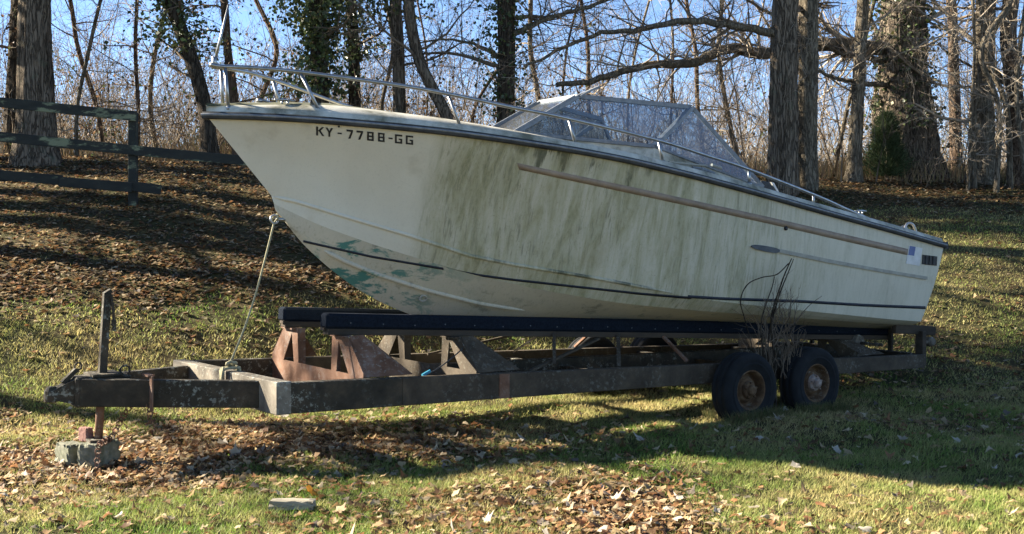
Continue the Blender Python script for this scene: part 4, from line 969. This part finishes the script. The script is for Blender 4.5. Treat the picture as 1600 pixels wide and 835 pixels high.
BL2 = [dict(K=6, sides=3, wig=.14, up=.05, n=6, ang=.7, ratio=.45, t0=.1), dict(K=4, sides=3, wig=.25, n=4, ang=.7, ratio=.55), dict(K=3, sides=1, wig=.25, n=0, ang=.6, ratio=.5)]
brush(1050, 23.5, 40, 1.2, 5.2, .016, BL, 'twig', 'bare_brush', 'tangled brown leafless brush along the top of the slope', lambda q: np.interp(q, [-.45, -.08, .05, .45], [1, 1, .65, .65]))
brush(2300, 25.5, 46, 1.0, 4.0, .014, BL2, 'twig_pale', 'pale_brush', 'pale tan leafless undergrowth mixed through the brush line', lambda q: np.interp(q, [-.45, -.08, .05, .45], [1, 1, .7, .75]))
brush(620, 44, 80, 3.0, 7.0, .03, BL2, 'twig_pale', 'far_brush', 'distant grey-brown woodland edge behind the brush')
# tall dead grass
n = 36000; y = 24.2 + 12 * rng.random(n); x = rng.uniform(-1, 1, n) * (y * .47 + 1.5)
base = np.stack([x, y, ground_h(x, y)], -1); y_ = y; h = rng.uniform(.2, .85, n) * np.interp(x / y, [-.1, .15], [1.0, .75]) * (1 + .4 * np.sin(x * 1.3) * np.sin(y * .9))
ln = rng.normal(0, .28, (n, 2)) * h[:, None]; wd = rng.uniform(.006, .014, n)
V = np.stack([base + np.stack([-wd, 0 * wd, 0 * wd], -1), base + np.stack([wd, 0 * wd, 0 * wd], -1), base + np.stack([ln[:, 0], ln[:, 1], h], -1)], 1).reshape(-1, 3)
cc = np.array([.30, .22, .12]) * rng.uniform(.45, 1.25, (n, 1)) + rng.normal(0, .012, (n, 3)); cc = np.clip(cc, .02, 1)
tag(mesh_np('dead_grass', V, np.arange(3 * n).reshape(n, 3), M['straw'], col=np.repeat(cc, 3, 0)), 'tall straw-coloured dead grass along the brush line', 'grass', kind='stuff')

# a few dry leaves still hanging in the brush
nc = 420; yc_ = rng.uniform(22.5, 30, nc); xc_ = rng.uniform(-1, 1, nc) * (yc_ * .47 + 1); k = rng.random(nc) < np.interp(xc_ / yc_, [-.45, -.15, -.05, .45], [1, .8, .3, .15]); xc_, yc_ = xc_[k], yc_[k]; nc = len(xc_)
zc_ = ground_h(xc_, yc_) + np.abs(rng.normal(0, 1.5, nc)) + .4; per = 26; n = nc * per; sg_ = rng.uniform(.12, .38, nc)
x = np.repeat(xc_, per) + rng.normal(0, 1, n) * np.repeat(sg_, per); y = np.repeat(yc_, per) + rng.normal(0, 1, n) * np.repeat(sg_, per); z = np.repeat(zc_, per) + rng.normal(0, .8, n) * np.repeat(sg_, per)
V, F = leaf_quads(np.stack([x, y, z], -1), .07)
cc = np.where(rng.random((n, 1)) < .55, np.array([[.15, .085, .045]]), np.array([[.07, .085, .03]])) * rng.uniform(.5, 1.5, (n, 1))
tag(mesh_np('hanging_leaves', V, F, M['leafy'], col=np.repeat(cc, 4, 0)), 'last dry leaves clinging to the brush twigs', 'leaves', kind='stuff')

# juniper against the oak
jx, jy = px_xy(1386, 24.3), 24.3; jg = float(ground_h(jx, jy)); jun = empty('juniper_shrub', (jx, jy, jg)); tag(jun, 'small dense green juniper growing against the foot of the oak', 'shrub')
n = 9000; t = rng.uniform(.08, 1, n); an = rng.uniform(0, 2 * np.pi, n); rad = .46 * np.interp(t, [.05, .3, .55, .8, 1], [.5, 1, .7, .5, .06]) * np.sqrt(rng.random(n)) * (1 + .6 * np.sin(an * 4 + t * 13) * np.sin(t * 17 + an * 2))
P = np.stack([np.cos(an) * rad - .02, np.sin(an) * rad, t * 1.42], -1); dr = unit(np.stack([np.cos(an), np.sin(an), rng.uniform(.2, 1.2, n)], -1) + rng.normal(0, .35, (n, 3))); sd = unit(np.cross(dr, rng.normal(size=(n, 3)))) * .007
V = np.stack([P - sd, P + sd, P + dr * rng.uniform(.08, .22, (n, 1))], 1).reshape(-1, 3)
cc = np.array([.06, .085, .04]) * rng.uniform(.5, 1.8, (n, 1)); mesh_np('foliage', V, np.arange(3 * n).reshape(n, 3), M['grass'], jun, col=np.repeat(cc, 3, 0))
V, F = grow(np.zeros((5, 3)) - [0, 0, .05], np.stack([rng.normal(0, .3, 5), rng.normal(0, .3, 5), np.ones(5)], -1), np.full(5, 1.2), np.full(5, .018), LV2[:2]); mesh_np('stem', V, F, M['twig'], jun)

MINR = .002
# dead weed between the trailer wheels
weed = empty('dead_weed', (*tw((-.47, 1.13, 0))[:2], 0)); tag(weed, 'dead twiggy weed growing up between the trailer tyres against the hull', 'plant')
wl = parent_loc(weed); b = MB()
def wpx(px, py, v): return tw(uvw(px, py, v)) - wl
for pts, r in (([(1212, 640, 1.13), (1210, 560, 1.14), (1205, 500, 1.17), (1222, 440, 1.20), (1237, 404, 1.27)], .015), ([(1207, 640, 1.13), (1200, 540, 1.15), (1215, 470, 1.18), (1232, 425, 1.22), (1240, 405, 1.27)], .011),
               ([(1205, 640, 1.13), (1192, 545, 1.15), (1190, 500, 1.2), (1206, 450, 1.2), (1210, 432, 1.22)], .010), ([(1220, 640, 1.13), (1222, 560, 1.14), (1240, 510, 1.2), (1262, 480, 1.19), (1284, 463, 1.22)], .007)):
    P = spline([wpx(*q) for q in pts], 6); b.tube(P, np.linspace(r, r * .3, len(P)), 6)
b.build('stem', M['bark_dark'], weed, True)
P = spline([wpx(*q) for q in [(1190, 640, 1.13), (1176, 548, 1.15), (1164, 500, 1.14), (1157, 470, 1.2), (1168, 445, 1.22), (1190, 434, 1.23), (1214, 429, 1.23), (1232, 412, 1.27)]], 7)
MB().tube(P, .0055, 6).build('vine', M['bark_dark'], weed, True)
n = 85; o = np.stack([wpx(rng.uniform(1188, 1245), rng.uniform(490, 600), 1.14) for _ in range(n)])
V, F = grow(o, np.stack([rng.normal(0, .35, n), rng.normal(-.1, .2, n), np.ones(n)], -1), rng.uniform(.15, .55, n), rng.uniform(.003, .006, n), [dict(K=6, sides=4, wig=.18, n=3, ang=.6, ratio=.4), dict(K=4, sides=3, wig=.2, n=0, ang=.6, ratio=.5)])
mesh_np('twigs', V, F, M['twig'], weed)

# ------------------------------------------------------------------ lawn grass and leaf litter
rng = np.random.default_rng(2024)
def sstep(x): x = np.clip(x, 0, 1); return x * x * (3 - 2 * x)
def vnoise(x, y, s, seed):
    r_ = np.random.default_rng(seed); T = r_.random((64, 64)); fx, fy = x * s, y * s; ix, iy = np.floor(fx).astype(int), np.floor(fy).astype(int); ax, ay = sstep(fx - ix), sstep(fy - iy)
    g = lambda a, b_: T[a % 64, b_ % 64]
    return (g(ix, iy) * (1 - ax) + g(ix + 1, iy) * ax) * (1 - ay) + (g(ix, iy + 1) * (1 - ax) + g(ix + 1, iy + 1) * ax) * ay
def leaf_density(x, y):
    g = lambda cx, cy, sx, sy: np.exp(-((x - cx) / sx) ** 2 - ((y - cy) / sy) ** 2)
    ys = np.interp(x, [-14, -6, -3, 0, 3], [11.4, 12.2, 13.0, 15.0, 18.5])
    bank = sstep((y - ys) / 1.8) * np.interp(x, [-4, 3, 6], [1, .8, .8]) * np.where(x > 2, sstep((y - 20.3) / 1.6), 1)
    d = .045 + 1.25 * g(-3.4, 8.8, 1.2, 1.0) + 1.0 * g(-2.0, 9.4, 1.3, .75) + .5 * g(-2.2, 8.1, .9, .5) + .95 * g(.75, 7.25, .55, .62) + .45 * g(-.5, 9.2, 1.0, .7) + .25 * g(-.4, 7.2, .6, .5) + .35 * g(.6, 6.5, 1.4, .4) + bank
    d += .10 * (y > 10) * (x > 3) + .10 * (y > 10.2) * (x < 0)
    return np.clip(d * (.35 + 1.3 * vnoise(x, y, 1.7, 5)) + .5 * bank, 0, 1.3)
LEAF_C = np.array([(.43, .31, .165), (.29, .18, .085), (.20, .10, .043), (.12, .068, .034), (.54, .43, .27), (.30, .15, .07), (.22, .18, .14)])
# grass blades
def scatter(n, y0, y1, pw=1.0):
    y = y0 + (y1 - y0) * rng.random(n) ** pw; x = rng.uniform(-1, 1, n) * (y * .46 + 1.2); return x, y
Vs, Cs = [], []
for n, y0, y1, hh, ww in ((170000, 5.6, 8.6, .042, .0028), (160000, 8.6, 12.5, .042, .0040), (190000, 12.5, 22.5, .038, .0065)):
    x, y = scatter(n, y0, y1); dn = leaf_density(x, y)
    k = rng.random(n) > np.where(y > 11.5, np.clip(dn * 1.25, 0, .98), np.clip(dn * .8, 0, .9)); k &= rng.random(n) < .30 + .95 * sstep((vnoise(x, y, 3.1, 21) * .6 + vnoise(x, y, 10, 22) * .4 - .25) / .3); x, y = x[k], y[k]; n = len(x)
    tu = vnoise(x, y, 2.3, 9) * .6 + vnoise(x, y, 9, 10) * .4
    h = hh * rng.uniform(.5, 1.35, n) * (.65 + .7 * tu); an = rng.uniform(0, 2 * np.pi, n); w = ww * rng.uniform(.7, 1.4, n)
    lean = rng.normal(0, .55, (n, 2)) * h[:, None] + np.array([.15, -.1]) * h[:, None]
    base = np.stack([x, y, ground_h(x, y) - .004], -1); s_ = np.stack([np.cos(an) * w, np.sin(an) * w, 0 * w], -1)
    Vs.append(np.stack([base - s_, base + s_, base + np.stack([lean[:, 0], lean[:, 1], h], -1)], 1).reshape(-1, 3))
    mixg = np.clip(1.7 * (.55 * vnoise(x, y, .9, 3) + .45 * vnoise(x, y, 4.5, 4) - .5) + .55 + rng.normal(0, .2, n), 0, 1.25)[:, None]
    mixg = mixg * .88; c = np.array([.145, .225, .04]) * mixg + np.array([.44, .36, .155]) * (1 - mixg); c = c * rng.uniform(.6, 1.35, (n, 1)); Cs.append(np.repeat(c, 3, 0))
for uc in (0.0, -.91):
    for sg in (1, -1):
        n = 2600; a_ = rng.uniform(-.36, .36, n) + uc; bb = 1.13 * sg + rng.choice([-1, 1], n) * rng.uniform(.10, .24, n)
        q = tw(np.stack([a_, bb, 0 * a_], -1)); base = np.stack([q[:, 0], q[:, 1], ground_h(q[:, 0], q[:, 1]) - .005], -1); h = rng.uniform(.03, .13, n); w = .0035
        an = rng.uniform(0, 6.28, n); s_ = np.stack([np.cos(an) * w, np.sin(an) * w, 0 * an], -1); lean = rng.normal(0, .4, (n, 2)) * h[:, None]
        Vs.append(np.stack([base - s_, base + s_, base + np.stack([lean[:, 0], lean[:, 1], h], -1)], 1).reshape(-1, 3)); mg = rng.random((n, 1)); Cs.append(np.repeat(np.array([.07, .11, .03]) * mg + np.array([.22, .17, .08]) * (1 - mg), 3, 0))
V = np.concatenate(Vs); tag(mesh_np('lawn_grass', V, np.arange(len(V)).reshape(-1, 3), M['grass'], col=np.concatenate(Cs)), 'short mown lawn grass, half green and half straw', 'grass', kind='stuff')

# lobed dry leaf shapes
def leaf_outline(npts, lob, seed):
    r_ = np.random.default_rng(seed); th = np.linspace(0, 2 * np.pi, npts, endpoint=False)
    if lob: r = .64 + .19 * np.cos(5 * th + r_.normal(0, .3)) * (.8 + .3 * np.cos(th)) + .12 * np.cos(th) + .07 * np.cos(11 * th) + r_.normal(0, .05, npts)
    else: r = .55 + .18 * np.cos(2 * th) + .06 * np.cos(7 * th) + r_.normal(0, .03, npts)
    return np.stack([r * np.cos(th), r * np.sin(th)], -1)
def leaf_batch(P, size, outline, tilt=.24, curl=.6):
    n = len(P); m_ = len(outline); yaw = rng.uniform(0, 2 * np.pi, n); c, s = np.cos(yaw), np.sin(yaw)
    o = np.concatenate([[[0, 0]], outline])                          # centre + rim
    a = rng.normal(0, curl, (n, 1)); b_ = rng.normal(0, curl, (n, 1)); fold = np.abs(rng.normal(0, .6, (n, 1)))
    z = a * o[None, :, 0] ** 2 * .8 + b_ * o[None, :, 1] ** 2 * .6 + fold * np.abs(o[None, :, 1]) * .5 + rng.normal(0, .06, (n, m_ + 1))
    X = np.broadcast_to(o[None, :, 0], z.shape); Y_ = np.broadcast_to(o[None, :, 1], z.shape)
    tx, ty_ = rng.normal(0, tilt, (n, 1)), rng.normal(0, tilt, (n, 1))
    z = z + X * np.tan(np.clip(tx, -1.1, 1.1)) * .7 + Y_ * np.tan(np.clip(ty_, -1.1, 1.1)) * .7
    z = z - np.percentile(z, 12, axis=1)[:, None]
    sx = size[:, None] * .5
    L = np.stack([(X * c[:, None] - Y_ * s[:, None]) * sx, (X * s[:, None] + Y_ * c[:, None]) * sx, z * sx], -1) + P[:, None]
    i = np.arange(n)[:, None, None] * (m_ + 1); j = np.arange(m_)[None, :, None]
    F = np.concatenate([i + 0 * j, i + 1 + j, i + 1 + (j + 1) % m_], -1).reshape(-1, 3)
    return L.reshape(-1, 3), F, m_ + 1
Vs, Fs, Cs, nb = [], [], [], 0
for n, y0, y1, outl, sz, pw in ((42000, 5.8, 10.8, leaf_outline(13, True, 1), .078, 1), (9000, 5.8, 10.5, leaf_outline(9, False, 2), .058, 1), (16000, 10, 15, leaf_outline(8, True, 3), .095, 1), (70000, 12.5, 25.5, leaf_outline(5, False, 4), .105, 1)):
    x, y = scatter(n, y0, y1, pw); k = rng.random(n) < leaf_density(x, y); x, y = x[k], y[k]; n = len(x)
    P = np.stack([x, y, ground_h(x, y) + rng.uniform(.004, .026, n)], -1)
    V, F, q = leaf_batch(P, sz * rng.uniform(.5, 1.4, n), outl); Vs.append(V); Fs.append(F + nb); nb += len(V)
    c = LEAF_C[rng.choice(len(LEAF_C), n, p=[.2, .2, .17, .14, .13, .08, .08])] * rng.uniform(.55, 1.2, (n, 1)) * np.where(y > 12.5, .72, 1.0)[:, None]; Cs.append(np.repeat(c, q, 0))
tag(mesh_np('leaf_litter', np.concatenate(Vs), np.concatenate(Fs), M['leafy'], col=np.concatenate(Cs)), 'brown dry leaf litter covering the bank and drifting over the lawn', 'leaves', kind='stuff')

# the largest loose leaves, one object each
kinds = [('tan', (.40, .29, .17), 'large curled tan leaf lying loose on the lawn'), ('brown', (.24, .125, .06), 'large curled russet leaf lying loose on the lawn'), ('pale', (.46, .41, .33), 'large crisp grey-white leaf lying loose on the lawn')]
protos = {}
for kname, c, lab in kinds:
    for q in range(4):
        V, F, _ = leaf_batch(np.zeros((1, 3)), np.ones(1), leaf_outline(22, True, 30 + q * 3 + len(kname)), .25, .55)
        me_o = mesh_np('fallen_leaf', V, F, M['leafy'], col=np.repeat(np.array([c]), len(V), 0) * rng.uniform(.85, 1.1, (len(V), 1))); protos[(kname, q)] = me_o.data
        bpy.data.objects.remove(me_o)
cnt = 0; tries = 0
while cnt < 240 and tries < 20000:
    tries += 1; py = rng.uniform(640, 850); Y = EYE * FPX / (py - HYP); px = rng.uniform(-30, 1640); x = px_xy(px, Y)
    shade = px > 1050 and py < 770
    if rng.random() > (.10 if shade else .02 + .9 * float(leaf_density(np.array([x]), np.array([Y]))[0])): continue
    kname, c, lab = kinds[2] if shade or rng.random() < .2 else kinds[int(rng.random() < .4)]
    o = bpy.data.objects.new('fallen_leaf', protos[(kname, int(rng.integers(4)))]); link(o)
    sz = rng.uniform(.065, .12); o.scale = (sz, sz, sz); o.location = (x, Y, float(ground_h(x, Y)) + .030); o.rotation_euler = (rng.normal(0, .35), rng.normal(0, .35), rng.uniform(0, 6.28))
    tag(o, lab, 'leaf', 'large %s leaves on the lawn' % kname); cnt += 1
V, F, _ = leaf_batch(np.zeros((1, 3)), np.array([.13]), leaf_outline(22, False, 91), .2, .4)
ol = mesh_np('fallen_leaf', V, F, M['leafy'], col=np.repeat(np.array([[.50, .22, .03]]), len(V), 0)); x = px_xy(487, 7.35); ol.location = (x, 7.35, float(ground_h(x, 7.35)) + .045); ol.rotation_euler = (.7, .2, .5)
tag(ol, 'bright orange leaf propped in the grass beside the grey wood offcut', 'leaf')
